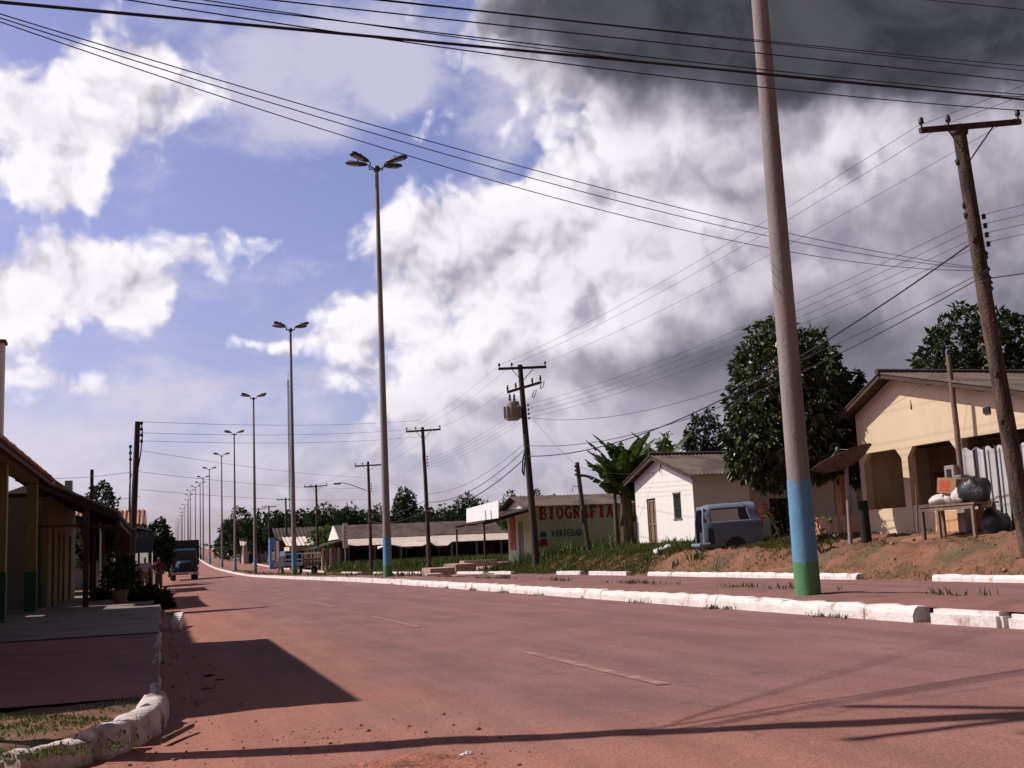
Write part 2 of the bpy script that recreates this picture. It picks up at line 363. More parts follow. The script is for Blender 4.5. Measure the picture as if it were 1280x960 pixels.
# ------------------------------------------------------------------ materials
m_soil = M('laterite_soil', (.20, .088, .050), .95, .45, 1.8, (.095, .072, .032), .52, .6, bump=.9, bscale=7)
def road_mat():
    m, nt, b = node_mat('dusty_asphalt'); N = nt.nodes; L = nt.links
    geo = N.new('ShaderNodeNewGeometry'); sp = N.new('ShaderNodeSeparateXYZ'); L.new(geo.outputs['Position'], sp.inputs[0])
    def noi(scale, det, rough, sc=(1, 1, 1)):
        mp = N.new('ShaderNodeMapping'); mp.inputs['Scale'].default_value = sc; L.new(geo.outputs['Position'], mp.inputs[0])
        n = N.new('ShaderNodeTexNoise'); n.inputs['Scale'].default_value = scale; n.inputs['Detail'].default_value = det; n.inputs['Roughness'].default_value = rough
        L.new(mp.outputs[0], n.inputs['Vector']); return n.outputs['Fac']
    def rng(x, a, b_, c, d):
        n = N.new('ShaderNodeMapRange'); n.interpolation_type = 'SMOOTHSTEP'
        for i, v in enumerate((a, b_, c, d)): n.inputs[i+1].default_value = v
        L.new(x, n.inputs[0]); return n.outputs[0]
    def mth(op, a, b_):
        n = N.new('ShaderNodeMath'); n.operation = op; n.use_clamp = op == 'MAXIMUM'
        for i, v in enumerate((a, b_)):
            if isinstance(v, (int, float)): n.inputs[i].default_value = v
            else: L.new(v, n.inputs[i])
        return n.outputs[0]
    def mix(f, a, b_, bt='MIX'):
        n = N.new('ShaderNodeMix'); n.data_type = 'RGBA'; n.blend_type = bt
        if isinstance(f, (int, float)): n.inputs[0].default_value = f
        else: L.new(f, n.inputs[0])
        for i, v in ((6, a), (7, b_)):
            if isinstance(v, tuple): n.inputs[i].default_value = rgb(v)
            else: L.new(v, n.inputs[i])
        return n.outputs[2]
    asph = mix(rng(noi(1.1, 7, .6, (1.3, .5, 1)), .3, .7, 0, 1), (.218, .113, .103), (.288, .146, .132))
    # red dust washed along the gutter and over the mouth of the side street
    wob = noi(.55, 6, .6)
    d1 = mth('ADD', sp.outputs[0], mth('MULTIPLY', mth('SUBTRACT', wob, .5), -5.0))
    dust = rng(d1, 3.4, .2, 0, .9)
    d2 = mth('ADD', sp.outputs[1], mth('MULTIPLY', mth('SUBTRACT', noi(.8, 6, .6), .5), 4.5))
    dust2 = mth('MULTIPLY', rng(d2, 8.6, 6.2, 0, .8), rng(sp.outputs[0], 6.0, 1.0, .35, 1))
    far = rng(sp.outputs[1], 40, 160, 0, .45)
    dm = mth('MAXIMUM', mth('MAXIMUM', dust, dust2), far)
    c = mix(dm, asph, (.395, .165, .12))
    blot = rng(noi(1.7, 8, .68), .60, .76, 0, .55); c = mix(blot, c, (.15, .082, .074))
    crumbs = rng(noi(16, 3, .7), .70, .76, 0, .8); near = rng(d2, 9.2, 6.8, .12, 1); c = mix(mth('MULTIPLY', crumbs, near), c, (.10, .055, .045))
    trk = rng(noi(1.0, 4, .6, (2.6, .10, 1)), .35, .68, .90, 1.07)   # long wear streaks along the lanes
    vt = N.new('ShaderNodeVectorMath'); vt.operation = 'SCALE'; L.new(c, vt.inputs[0]); L.new(trk, vt.inputs['Scale']); c = vt.outputs[0]
    wv = N.new('ShaderNodeTexNoise'); wv.inputs['Scale'].default_value = 1.4; wv.inputs['Detail'].default_value = 6; L.new(geo.outputs['Position'], wv.inputs['Vector'])
    wa = N.new('ShaderNodeVectorMath'); wa.operation = 'MULTIPLY_ADD'; L.new(wv.outputs['Color'], wa.inputs[0]); wa.inputs[1].default_value = (1.6, 1.6, 0); L.new(geo.outputs['Position'], wa.inputs[2])
    vo = N.new('ShaderNodeTexVoronoi'); vo.feature = 'DISTANCE_TO_EDGE'; vo.inputs['Scale'].default_value = .42; L.new(wa.outputs[0], vo.inputs['Vector'])
    crk = mth('MULTIPLY', rng(vo.outputs['Distance'], .012, .003, 0, .45), rng(noi(.35, 5, .6), .50, .60, 0, 1)); c = mix(crk, c, (.085, .05, .045))
    ptc = rng(noi(.23, 2, .4, (1, .35, 1)), .60, .63, 0, .22); c = mix(ptc, c, (.18, .105, .10))
    fine = rng(noi(62, 4, .85), .30, .70, .58, 1.42); v = N.new('ShaderNodeVectorMath'); v.operation = 'SCALE'; L.new(c, v.inputs[0]); L.new(fine, v.inputs['Scale'])
    L.new(v.outputs[0], b.inputs['Base Color']); b.inputs['Roughness'].default_value = .92; b.inputs['Specular IOR Level'].default_value = .25
    hgt = mth('ADD', mth('MULTIPLY', noi(70, 4, .7), .5), mth('MULTIPLY', noi(5, 5, .6), .8))
    bp = N.new('ShaderNodeBump'); bp.inputs['Strength'].default_value = .55; bp.inputs['Distance'].default_value = .025; L.new(hgt, bp.inputs['Height']); L.new(bp.outputs[0], b.inputs['Normal'])
    return m
m_road = road_mat()
m_median = M('median_dust', (.235, .105, .085), .95, .25, 1.5, (.16, .09, .06), .6, .7, bump=.35)
m_kerb = M('whitewashed_kerb', (.76, .70, .67), .95, .12, 5, (.38, .24, .19), .61, 2.6, bump=.5, bscale=22, detail=9)
m_kerb_old = M('worn_whitewash', (.66, .56, .53), .95, .16, 5, (.28, .17, .14), .57, 3.2, bump=.7, bscale=20, detail=9)
m_walk_r = M('maroon_pavement', (.31, .088, .090), .9, .22, 1.4, (.10, .06, .055), .6, .8, bump=.2)
m_walk_g = M('grey_pavement', (.28, .205, .185), .9, .22, 1.4, (.12, .09, .08), .58, .8, bump=.2)
m_conc = M('grey_concrete', (.265, .228, .215), .9, .25, 3.5, (.17, .14, .13), .58, 1.0, bump=.3, streak=True)
m_blue = M('blue_paint', (.105, .275, .45), .8, .2, 3, (.20, .24, .30), .60, 1.8, bump=.25, streak=True)
m_green = M('green_paint', (.085, .235, .10), .85, .25, 3, (.17, .13, .075), .56, 2.0, bump=.25, streak=True)
m_metal = M('dark_galvanised_metal', (.06, .075, .08), .5, .2, 4, bump=0, metal=.3)
m_lens = M('frosted_lens', (.42, .33, .28), .35, .1, 4, bump=0)
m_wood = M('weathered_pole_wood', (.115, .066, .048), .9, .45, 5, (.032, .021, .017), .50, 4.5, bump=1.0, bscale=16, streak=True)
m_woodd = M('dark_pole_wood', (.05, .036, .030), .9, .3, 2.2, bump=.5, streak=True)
m_insul = M('dark_insulator', (.035, .028, .03), .35, .1, 4, bump=0)
m_wire = M('wire_black', (.018, .016, .018), .7, .1, 4, bump=0)
m_trafo = M('transformer_grey', (.33, .30, .28), .6, .12, 4, (.22, .15, .12), .6, 3, bump=.1)
m_white = M('white_wall_paint', (.78, .745, .69), .9, .06, 1.5, (.52, .36, .28), .66, 1.1, bump=.12, streak=True)
m_white2 = M('dull_white_wall', (.40, .37, .36), .9, .12, 1.5, (.22, .18, .16), .6, 1.1, bump=.12, streak=True)
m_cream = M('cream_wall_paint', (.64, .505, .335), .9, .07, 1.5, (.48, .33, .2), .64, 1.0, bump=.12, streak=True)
m_orange = M('orange_stained_wall', (.60, .36, .20), .9, .2, 2, (.42, .20, .09), .5, 1.3, bump=.2, streak=True)
m_lime = M('pale_green_paint', (.56, .60, .35), .9, .08, 1.5, (.26, .27, .15), .62, 1.0, bump=.12, streak=True)
m_roof = M('grey_brown_roof_sheet', (.125, .085, .075), .92, .35, 1.0, (.06, .045, .04), .52, .55, bump=.4, bscale=8)
m_roofd = M('dark_roof_sheet', (.07, .05, .045), .92, .3, 1.0, (.035, .026, .024), .54, .5, bump=.4, bscale=8)
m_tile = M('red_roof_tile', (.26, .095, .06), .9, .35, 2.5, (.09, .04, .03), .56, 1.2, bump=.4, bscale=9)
m_fascia = M('fascia_white', (.70, .58, .52), .9, .1, 3, (.4, .3, .26), .62, 1, bump=.1)
m_timber = M('dark_timber', (.06, .035, .025), .85, .3, 3, bump=.3, streak=True)
m_timberl = M('pale_timber', (.20, .135, .09), .85, .3, 3, (.11, .07, .05), .55, 2, bump=.3, streak=True)
m_door = M('brown_door_wood', (.22, .13, .09), .8, .3, 4, (.12, .07, .05), .55, 3, bump=.3, streak=True)
m_red = M('dark_red_door', (.10, .022, .020), .7, .2, 3, bump=.1)
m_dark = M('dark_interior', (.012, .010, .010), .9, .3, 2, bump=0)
m_void = M('dim_room_wall', (.06, .05, .045), .9, .2, 2, bump=0)
m_glass = M('dusty_glass', (.03, .035, .04), .25, .2, 3, bump=0)
m_sheetw = M('pale_metal_sheet', (.50, .49, .50), .55, .12, 2, (.33, .28, .25), .62, 1.2, bump=.1, streak=True)
m_yel = M('yellow_column_paint', (.28, .235, .07), .85, .12, 2, (.28, .24, .09), .6, 1.5, bump=.1, streak=True)
m_grn = M('green_dado_paint', (.03, .13, .055), .8, .15, 2, (.03, .07, .04), .6, 1.5, bump=.1, streak=True)
m_ochre = M('ochre_wall_paint', (.21, .16, .065), .9, .12, 2, (.24, .17, .08), .6, 1.2, bump=.1, streak=True)
m_greyw = M('grey_wall', (.24, .22, .22), .9, .15, 2, bump=.1, streak=True)
m_brick = M('dark_red_brick', (.15, .058, .045), .9, .3, 5, (.09, .04, .03), .5, 2, bump=.4)
m_bluep = M('bright_blue_paint', (.12, .30, .66), .7, .1, 3, bump=.05)
m_board = M('deep_blue_board', (.035, .06, .11), .7, .15, 3, bump=.05)
m_vanb = M('faded_blue_car_paint', (.15, .19, .26), .5, .18, 3, (.15, .085, .06), .63, 2.4, bump=.06)
m_vani = M('dark_van_interior', (.03, .035, .045), .8, .3, 4, bump=.1)
m_truckb = M('truck_cab_blue', (.022, .05, .085), .35, .15, 3, bump=0)
m_truckd = M('truck_cargo_brown', (.05, .035, .03), .85, .3, 3, bump=.2)
m_rubber = M('tyre_rubber', (.018, .017, .017), .85, .2, 5, bump=.1)
m_chrome = M('dull_chrome', (.35, .35, .36), .35, .15, 4, bump=0, metal=.7)
m_card = M('cardboard', (.34, .17, .085), .9, .15, 4, bump=.1)
m_cardred = M('red_print', (.45, .07, .03), .8, .15, 4, bump=0)
m_bagw = M('white_plastic_bag', (.62, .56, .54), .5, .1, 5, bump=.5, bscale=20)
m_bagb = M('black_plastic_bag', (.02, .02, .022), .35, .2, 5, bump=.6, bscale=16)
m_dish = M('rusty_mesh_dish', (.13, .085, .06), .8, .3, 5, (.07, .04, .03), .5, 3, bump=.3)
m_ink_red = M('red_sign_paint', (.30, .026, .022), .85, .3, 4, (.36, .22, .14), .58, 3, bump=0)
m_ink_blue = M('blue_sign_paint', (.035, .11, .20), .85, .2, 4, bump=0)
m_signw = M('white_board', (.80, .77, .76), .7, .05, 2, bump=0)
m_line = M('worn_road_paint', (.37, .19, .155), .9, .2, 4, (.25, .125, .11), .47, 3, bump=.2)
m_stone = M('pale_rubble', (.50, .36, .28), .95, .25, 4, (.3, .17, .11), .55, 3, bump=.6)
m_pot = M('clay_pot', (.22, .15, .12), .9, .2, 4, bump=.2)
m_skin = M('skin', (.16, .085, .055), .6, .05, 4, bump=0)
m_hair = M('hair', (.012, .010, .010), .6, .1, 4, bump=0)
m_shirt_g = M('grey_shirt', (.38, .38, .42), .9, .1, 4, bump=0)
m_shirt_r = M('maroon_shirt', (.16, .025, .035), .9, .1, 4, bump=0)
m_khaki = M('khaki_cloth', (.24, .19, .11), .9, .1, 4, bump=0)
m_olive = M('olive_cloth', (.11, .095, .055), .9, .1, 4, bump=0)
m_ember = M('red_flower', (.45, .03, .09), .7, .2, 4, bump=0)
l_mango = leafmat('mango_leaf', (.012, .024, .009), (.095, .112, .038), .38, .12, .5)
l_dark = leafmat('dark_leaf', (.010, .022, .008), (.040, .064, .022), .5, .15)
l_far = leafmat('distant_leaf', (.016, .034, .014), (.050, .080, .032), .7, .15, .2)
l_lime = leafmat('bright_leaf', (.04, .09, .015), (.12, .19, .04), .6, .25)
l_ban = leafmat('banana_leaf', (.020, .048, .014), (.085, .13, .036), .4, .25)
l_weed = leafmat('weed_leaf', (.030, .055, .014), (.12, .155, .045), .7, .25)
l_grass = leafmat('dry_grass', (.035, .055, .014), (.16, .14, .05), .8, .25, .2)
l_flower = leafmat('bougainvillea', (.28, .015, .05), (.5, .05, .13), .7, .3)

# ------------------------------------------------------------------ setting
XS = [-3000, -1200, -400, -150, -60, -30, -15, -8, -4, -2, -.5, -.3, 0, 4, 8.6, 12, 16.9, 17.05, 17.15]+lin(17.3, 22.4, 44)+lin(22.6, 27, 16)+[28, 30, 33, 37, 42, 50, 65, 90, 140, 250, 500, 1200, 3000]
YG = [-300, -80, -30, -10, 0, 4]+lin(6, 15, 18)+lin(15.2, 56, 200)+lin(57, 72, 20)+lin(74, 200, 45)[0:]+lin(205, 560, 70)+[600, 700, 850, 1100, 1600, 2400, 3600]
grid('ground', XS, YG, gz, m_soil)
def rz(x, y):
    r = (.012*n2(x, y, .9)+.006*n2(x, y, 3.1))*sstep(4.5, 1.0, x)+.02*n2(x, y, 1.6)*sstep(8.2, 6.5, y)*sstep(6, 2, x)
    return road_z(x, y)+r
def cross_z(x, y):
    if x < 0: return .0+.02*n2(x, y, 1.6)*sstep(-6, 0, x)
    return rz(min(x, 8.55), y)+ (0 if x < 8.55 else .0)
grid('road', lin(-.35, 8.7, 46), sorted(set([8.4]+lin(8.6, 30, 120)+lin(30, 120, 120)+lin(120, 560, 110))), rz, m_road)
grid('side_street', [-60, -30, -15, -8, -4]+lin(-3, 9, 90)+[10, 12, 15, 17, 25, 40, 60], [-12, -8, -4, -1, 2]+lin(4, 8.4, 50), cross_z, m_road)
grid('far_carriageway', lin(10.8, 17.05, 8), lin(8.4, 60, 80)+lin(62, 560, 150), lambda x, y: rroad_z(x, y)+.01*n2(x, y, .8), m_road)
grid('traffic_island', lin(8.68, 10.82, 12), lin(9.0, 60, 200)+lin(61, 560, 160), lambda x, y: med_z(x, y)+.02*n2(x, y, 2.1)*sstep(8.8, 9.2, x), m_median)
grid('maroon_pavement', lin(-9, -.02, 10), lin(10.45, 20.2, 12), lambda x, y: .15+.006*n2(x, y, .8), m_walk_r)
grid('grey_pavement', lin(-9, -.02, 10), lin(20.24, 62, 50), lambda x, y: .165+.006*n2(x, y, .8)+hs(y), m_walk_g)
grid('far_pavement', [-9, -5, -2.5, -.3], lin(62.1, 420, 90), lambda x, y: .11+hs(y), m_soil)
pm = MB()
rp = []
for i in range(15):
    x = 17.4+i*(4.4/14); yc = 31.5+(x-18)*-1.3
    rp.append([(x, yc-.75, gz(x, yc-.75)+.03), (x, yc+.0, gz(x, yc)+.03), (x, yc+.75, gz(x, yc+.75)+.03)])
pm.add([p for q in rp for p in q], [(3*i+j, 3*i+j+1, 3*i+j+4, 3*i+j+3) for i in range(14) for j in range(2)], True)
pm.build('ramp_path', M('path_earth', (.27, .115, .085), .95, .2, 1.5, bump=.2), kind='structure')
# kerbs: rows of cast blocks, slightly out of line
def kerb_row(name, x, w, zf, y0, y1, hgt, mat, gaps=(), step=1.0, jit=.012):
    m = MB(); y = y0; q = random.Random(int(x*100))
    while y < y1:
        L = step if y < 70 else step*6
        if not any(a < y+L/2 < b for a, b in gaps):
            dx, dz, ra = q.uniform(-jit, jit), q.uniform(-jit, jit), q.uniform(-.012, .012)
            z0 = zf(x, y+L/2); n = 4 if y < 40 else 1
            if y < 40:
                # rounded, chipped block
                ys = lin(y+.004, y+L-.004, 5); prof = [(-.0, -.14), (-.0, hgt*.55), (.02, hgt*.85), (.06, hgt), (w-.02, hgt), (w, hgt-.03), (w, -.14)]
                vs = []; k = len(prof)
                for yy in ys:
                    e = .008 if yy in (ys[0], ys[-1]) else 0
                    for (px, pz) in prof:
                        c = .014*n2(yy*3+pz*9, px*7+x, 1.7)+.008*n2(yy*11, px*9+pz*13, 1.3)
                        vs.append((x+px+dx+ra*(yy-y)+c, yy, zf(x, yy)+pz+(dz if pz > 0 else 0)+(c-e if pz > 0 else 0)))
                m.add(vs, [(i*k+j, i*k+j+1, (i+1)*k+j+1, (i+1)*k+j) for i in range(5) for j in range(k-1)], False)
                m.add(vs[:k], [tuple(range(k))]); m.add(vs[-k:], [tuple(range(k))[::-1]])
            else:
                z1 = zf(x, y+L)
                a, b, z0, z1 = x+dx, x+w+dx, zf(x, y)+dz, z1+dz
                m.add([(a, y, z0-.15), (b, y, z0-.15), (b, y, z0+hgt), (a, y, z0+hgt), (a, y+L-.02, z1-.15), (b, y+L-.02, z1-.15), (b, y+L-.02, z1+hgt), (a, y+L-.02, z1+hgt)],
                      [(0, 1, 2, 3), (7, 6, 5, 4), (0, 4, 5, 1), (1, 5, 6, 2), (2, 6, 7, 3), (3, 7, 4, 0)])
        y += L
    return m.build(name, mat, kind='structure')
kerb_row('island_kerb', 8.50, .24, lambda x, y: road_z(8.5, y), 11.55, 420, .185, m_kerb)
kerb_row('island_kerb', 10.62, .16, lambda x, y: rroad_z(8.5, y)+.08, 9.3, 420, .135, m_kerb_old, [(11, 12), (20, 23), (28, 29), (33, 37), (41, 42), (50, 55), (64, 70)])
kerb_row('roadside_kerb', 16.95, .22, lambda x, y: rroad_z(17, y), 12.2, 410, .15, m_kerb, [(22.2, 25.3), (38.6, 40.2), (44, 45.1), (48.2, 55), (66, 74), (95, 99), (110, 124), (150, 160), (170, 180)])
kerb_row('pavement_kerb', -.13, .12, lambda x, y: hs(y), 10.6, 400, .15, m_kerb_old, [(23, 24.1), (31, 33), (40, 44), (52, 58)], jit=.02)
# the loose end blocks of the island kerb
for (x, y, L, ra, dz) in ((8.62, 10.75, 1.1, .07, .0), (8.74, 9.6, 1.1, .12, -.02)):
    m = MB(); m.obox((x+.05, y, .2+.035+dz), (.25, L, .27), Matrix.Rotation(ra, 3, 'Z'), .05); m.build('island_kerb', m_kerb, kind='structure')
mm = MB(); mm.lathe((9.75, 9.0, .12), [(1.0, -.05), (1.0, .2), (.92, .26), (.1, .28)], 24); mm.build('traffic_island', m_median, kind='structure')
# corner kerb of big whitewashed stones
def stone(x0, y0, x1, y1, w, hgt, label, zb=0.0, seed=1):
    m = MB(); a = Vector((x0, y0, 0)); b = Vector((x1, y1, 0)); u = (b-a).normalized(); nn = Vector((-u.y, u.x, 0)); L = (b-a).length; q = random.Random(seed)
    prof = [(-w/2-.02, -.12), (-w/2, hgt*.5), (-w/2+.05, hgt*.93), (-w/2+.10, hgt), (w/2-.07, hgt*.99), (w/2-.02, hgt*.9), (w/2, hgt*.5), (w/2+.02, -.12)]; k = len(prof); nn_ = 9
    vs = []
    for i in range(nn_+1):
        t = i/nn_; e = .05*max(0, abs(t-.5)-.40)/.1
        for (pw, pz) in prof:
            c = .022*n2(t*L*3+seed*3, pz*6+pw*5, 1.5)+.010*n2(t*L*13+seed, pw*15+pz*17, 1)
            p = a+u*(t*L)+nn*(pw*(1-e*1.2)+c*(1 if pz > 0 else .3)); vs.append((p.x, p.y, zb+pz*(1-e)+(c if pz > 0 else 0)))
    m.add(vs, [(i*k+j, i*k+j+1, (i+1)*k+j+1, (i+1)*k+j) for i in range(nn_) for j in range(k-1)], True)
    m.add(vs[:k], [tuple(range(k))]); m.add(vs[-k:], [tuple(range(k))[::-1]])
    o = m.build('kerb_stone', m_kerb_old); tag(o, label, 'kerb stone', 'whitewashed corner kerb stones'); return o
stone(-.06, 10.25, -.10, 9.35, .24, .21, 'whitewashed corner kerb stone touching the end of the maroon pavement', seed=2)
stone(-.11, 9.33, -.26, 8.72, .25, .20, 'cracked whitewashed kerb stone with a broken notch in its top edge', .0, 5)
stone(-.29, 8.68, -.46, 8.27, .25, .20, 'whitewashed kerb stone beside the grass filled joint', -.005, 9)
stone(-.50, 8.22, -.90, 7.80, .24, .17, 'low whitewashed kerb stone nearest the bottom left corner of the photo', -.01, 13)
stone(-.95, 7.76, -1.7, 7.35, .24, .16, 'half buried kerb stone cut by the left edge of the photo', -.02, 17)
grid('corner_soil', lin(-4, -.16, 40), lin(7.2, 10.45, 40), lambda x, y: .13+.03*n2(x, y, 1.9)+.015*n2(x, y, 5)-.25*sstep(.0, -.3, (y-7.35)-(x+1.7)*1.15*1.0+ (0.0)), m_soil)
# painted dashes
lm = MB()
for (ya, yb) in ((8.8, 12.6), (18.2, 22.4), (28, 32), (38, 42)):
    ys = lin(ya, yb, 12)
    lm.add([(x, y, rz(x, y)+.006) for y in ys for x in (3.94, 4.06)], [(2*i, 2*i+1, 2*i+3, 2*i+2) for i in range(12)])
lm.build('lane_marking', m_line, kind='structure')
lm = MB(); ys = lin(14.9, 18.4, 8)
lm.add([(x, y, rroad_z(x, y)+.03) for y in ys for x in (12.75, 12.9)], [(2*i, 2*i+1, 2*i+3, 2*i+2) for i in range(8)])
lm.build('lane_marking', M('pale_road_paint', (.6, .5, .45), .9, .2, 4, bump=.1), kind='structure')

# ------------------------------------------------------------------ street lamps on the island
LAMP_X, LAMP_S = 9.24, 35.5
def lamp_protos():
    out = []
    for detail in (1, 0):
        t = T('street_lamp', (0, 0, 0), 'proto', 'street lamp', 'four-armed lamps along the traffic island')
        n = 16 if detail else 8; H = 18.0
        def rr(z): return .185-.105*z/H
        MB().tube([(0, 0, -.4), (0, 0, 6), (0, 0, 12), (0, 0, H)], [rr(0), rr(6), rr(12), rr(H)], n).build('pole', m_conc, t)
        nb_ = 48 if detail else 8
        for (nm, za, zb, e, mt) in (('blue_band', .40, 1.68, .004, m_blue), ('green_band', -.3, .46, .006, m_green)):   # brushed by hand: wavering upper edge
            m = MB().tube([(0, 0, za), (0, 0, (za+zb)/2), (0, 0, zb)], [rr(za)+e, rr((za+zb)/2)+e, rr(zb)+e], nb_, cap=False)
            for i_ in range(nb_):
                x_, y_, z_ = m.v[2*nb_+i_]; m.v[2*nb_+i_] = (x_, y_, z_+.022*n2(cos(6.283*i_/nb_)*2, sin(6.283*i_/nb_)*2+za, 1.7)-(.05 if detail and i_ in (7, 19, 30, 31, 41) else 0))
            m.build(nm, mt, t)
        MB().lathe((0, 0, H-.05), [(.13, 0), (.15, .05), (.15, .2), (.08, .26)], 10).build('pole_cap', m_metal, t)
        for k in range(4):
            an = radians((28, 152, 208, 332)[k]); d = Vector((cos(an), sin(an), 0)); up = Vector((0, 0, 1))
            p0 = d*.1+up*(H+.08); p1 = d*.34+up*(H+.08); p2 = d*.36+up*(H+.28); p3 = d*.46+up*(H+.33)
            a = MB().tube([p0, p1, p2, p3], .03, 6).build('arm', m_metal, t)
            tilt = radians(11); ax = d*cos(tilt)+up*sin(tilt); side = up.cross(d).normalized(); nu = ax.cross(side).normalized()*-1
            if nu.z < 0: nu = -nu
            rot = Matrix((ax, side, nu)).transposed()
            m = MB(); L = .95
            secs = [(0, .08, .06), (.12, .13, .09), (.4, .17, .12), (.80, .18, .13), (.98, .13, .08)]
            vs = []
            for (s_, hw, hh) in secs:
                for (a_, b_) in ((-1, -.6), (-.7, .6), (0, 1), (.7, .6), (1, -.6)): vs.append(p3+ax*s_+side*(hw*a_)+nu*(hh*b_))
            m.add(vs, [(i*5+j, i*5+(j+1) % 5, (i+1)*5+(j+1) % 5, (i+1)*5+j) for i in range(4) for j in range(5)], True); m.add(vs[:5], [(4, 3, 2, 1, 0)]); m.add(vs[-5:], [(0, 1, 2, 3, 4)])
            lu = m.build('luminaire', m_metal, t)
            MB().obox(p3+ax*.58-nu*.085, (.5, .24, .03), rot, .01).build('lens', m_lens, lu)
            MB().lathe(p3+ax*.42+up*.1, [(.035, 0), (.04, .06), (.02, .1)], 8).build('photocell', m_metal, lu)
        out.append(t)
    return out
LP = lamp_protos()
ords = ['nearest', 'second', 'third', 'fourth', 'fifth', 'sixth', 'seventh', 'eighth', 'ninth', 'tenth', 'eleventh', 'twelfth', 'thirteenth', 'fourteenth', 'fifteenth', 'sixteenth', 'seventeenth', 'eighteenth', 'nineteenth', 'twentieth', 'twenty-first']
labs = ['thick concrete street lamp pole with blue and green foot, nearest of the island row',
        'tall four-lamp street light with blue and green foot, its lamps alone against blue sky',
        'four-lamp street light rising just left of the thin radio mast, third of the island row',
        'street light with blue foot, fourth of the island row counted from the closest',
        'street light with twin lamp heads, fifth of the island row counted from the closest']
for k in range(22):
    Y = 15.0 if k == 0 else 47.9+LAMP_S*(k-1)
    z = med_z(9.3, Y)+.02
    lab = labs[k] if k < 5 else '%s street light of the island row, counted from the closest pole' % (ords[k] if k < 21 else 'last, smallest')
    dx = .35*sin(k*1.7)*(k > 3)
    src = LP[0] if k < 3 else LP[1]
    if k in (0, 3):
        src.location = (LAMP_X+dx, Y, z); src['label'] = lab
    else: dup(src, (LAMP_X+dx, Y, z), lab)

# ------------------------------------------------------------------ utility poles
def upole(base, top, r0, r1, label, mat, arm=None, rack=True, braces=True, bent=.0, group='wooden utility poles on the right side of the road', arm_z=None, n=10, rackdir=1):
    base = Vector(base); top = Vector(top); t = T('utility_pole', base, label, 'utility pole', group)
    mid = base.lerp(top, .55)+Vector((bent, 0, 0))
    MB().tube([base-Vector((0, 0, .4)), base.lerp(top, .3)+Vector((bent*.6, 0, 0)), mid, base.lerp(top, .8)+Vector((bent*.5, 0, 0)), top], [r0, r0*.7+r1*.3, r0*.45+r1*.55, r0*.2+r1*.8, r1], n).build('pole', mat, t)
    if arm:
        (a, b) = map(Vector, arm); u = (b-a).normalized(); c = (a+b)/2; L = (b-a).length
        rot = Matrix((u, Vector((-u.y, u.x, 0)).normalized(), u.cross(Vector((-u.y, u.x, 0)).normalized()))).transposed()
        off = Vector((-u.y, u.x, 0))*-(r1+.05)
        o = MB().obox(c+off, (L, .10, .13), rot, .01).build('crossarm', mat, t)
        m = MB(); mz = (arm_z or .9)
        hub = base.lerp(top, 1-mz/(top-base).length)
        for s in (-.32, .32): m.tube([c+off+u*(L*s*.75), hub+off], .018, 5)
        if braces: m.build('brace', mat, t)
        for s in (.02, .28, .98):
            p = a.lerp(b, s)+off+Vector((0, 0, .06))
            MB().lathe(p, [(.02, 0), (.02, .08), (.055, .09), (.065, .14), (.05, .17), (.06, .2), (.035, .24)], 8).build('insulator', m_insul, o)
    if rack:
        for k in range(4):
            p = base.lerp(top, .80-.022*k-.005)+Vector((rackdir*(r1+.12), -.02, 0))
            MB().lathe(p-Vector((0, 0, .06)), [(.03, 0), (.055, .02), (.04, .06), (.055, .1), (.03, .12)], 8).build('spool_insulator', m_insul, t)
    return t
# the near leaning pole
p_b, p_t = Vector((18.45, 20.7, .55)), atY(1199, 165, 20.7)
near_pole = upole(p_b, p_t, .20, .15, 'leaning knotty wooden utility pole in front of the yellow house', m_wood, (atY(1143, 167, 20.7), atY(1268, 156, 20.7)), bent=-.06, n=14, arm_z=.75)
kn = MB()
q = random.Random(3)
for k in range(16):
    f_ = q.uniform(.12, .93); an = q.uniform(0, 6.28); c = p_b.lerp(p_t, f_)+Vector((cos(an)*.155-.06*sin(pi*f_), sin(an)*.155, 0)); kn.blob(c, (.05, .05, .07), k, .3, 7, 5)
kn.build('knots', m_woodd, near_pole)
kn = MB(); kn.blob(p_t+Vector((0, 0, .02)), (.20, .20, .17), 2, .05, 10, 6); kn.build('pole_cap', m_woodd, near_pole)
for k, f_ in enumerate((.64, .66, .615)):
    c = p_b.lerp(p_t, f_); MB().tube([c+Vector((0, 0, -.03)), c+Vector((-.05, 0, .03))], .195, 12, smooth=True).build('strap', m_metal, near_pole)
# the transformer pole
tb, tt = Vector((18.13, 54.5, .45)), Vector((17.73, 54.5, 10.75))
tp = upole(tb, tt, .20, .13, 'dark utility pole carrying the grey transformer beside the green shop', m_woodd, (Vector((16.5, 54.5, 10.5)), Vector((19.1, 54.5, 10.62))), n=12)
m2 = MB(); m2.obox((17.85, 54.33, 9.55), (2.0, .1, .14), Matrix.Rotation(-.28, 3, 'Y')@Matrix.Rotation(.1, 3, 'Z')); lo = m2.build('lower_crossarm', M('red_stained_arm', (.16, .06, .045), .9, .2, 4), tp)
for s in (-.9, -.45, .45, .9): MB().lathe((17.85+s, 54.33, 9.62+s*.29), [(.03, 0), (.06, .1), (.05, .2), (.03, .3)], 8).build('insulator', m_insul, lo)
tr = MB(); tr.lathe((17.17, 54.35, 7.85), [(.30, 0), (.37, .06), (.37, .85), (.33, .95), (.1, 1.0)], 16)
for k in range(10):
    an = 2*pi*k/10; tr.obox((17.17+.42*cos(an), 54.35+.42*sin(an), 8.25), (.12, .02, .6), an)
tr = tr.build('transformer', m_trafo, tp)
for s in (-.12, .12): MB().lathe((17.17+s, 54.35, 8.82), [(.05, 0), (.07, .1), (.05, .2), (.06, .3), (.02, .4)], 8).build('bushing', m_insul, tr)
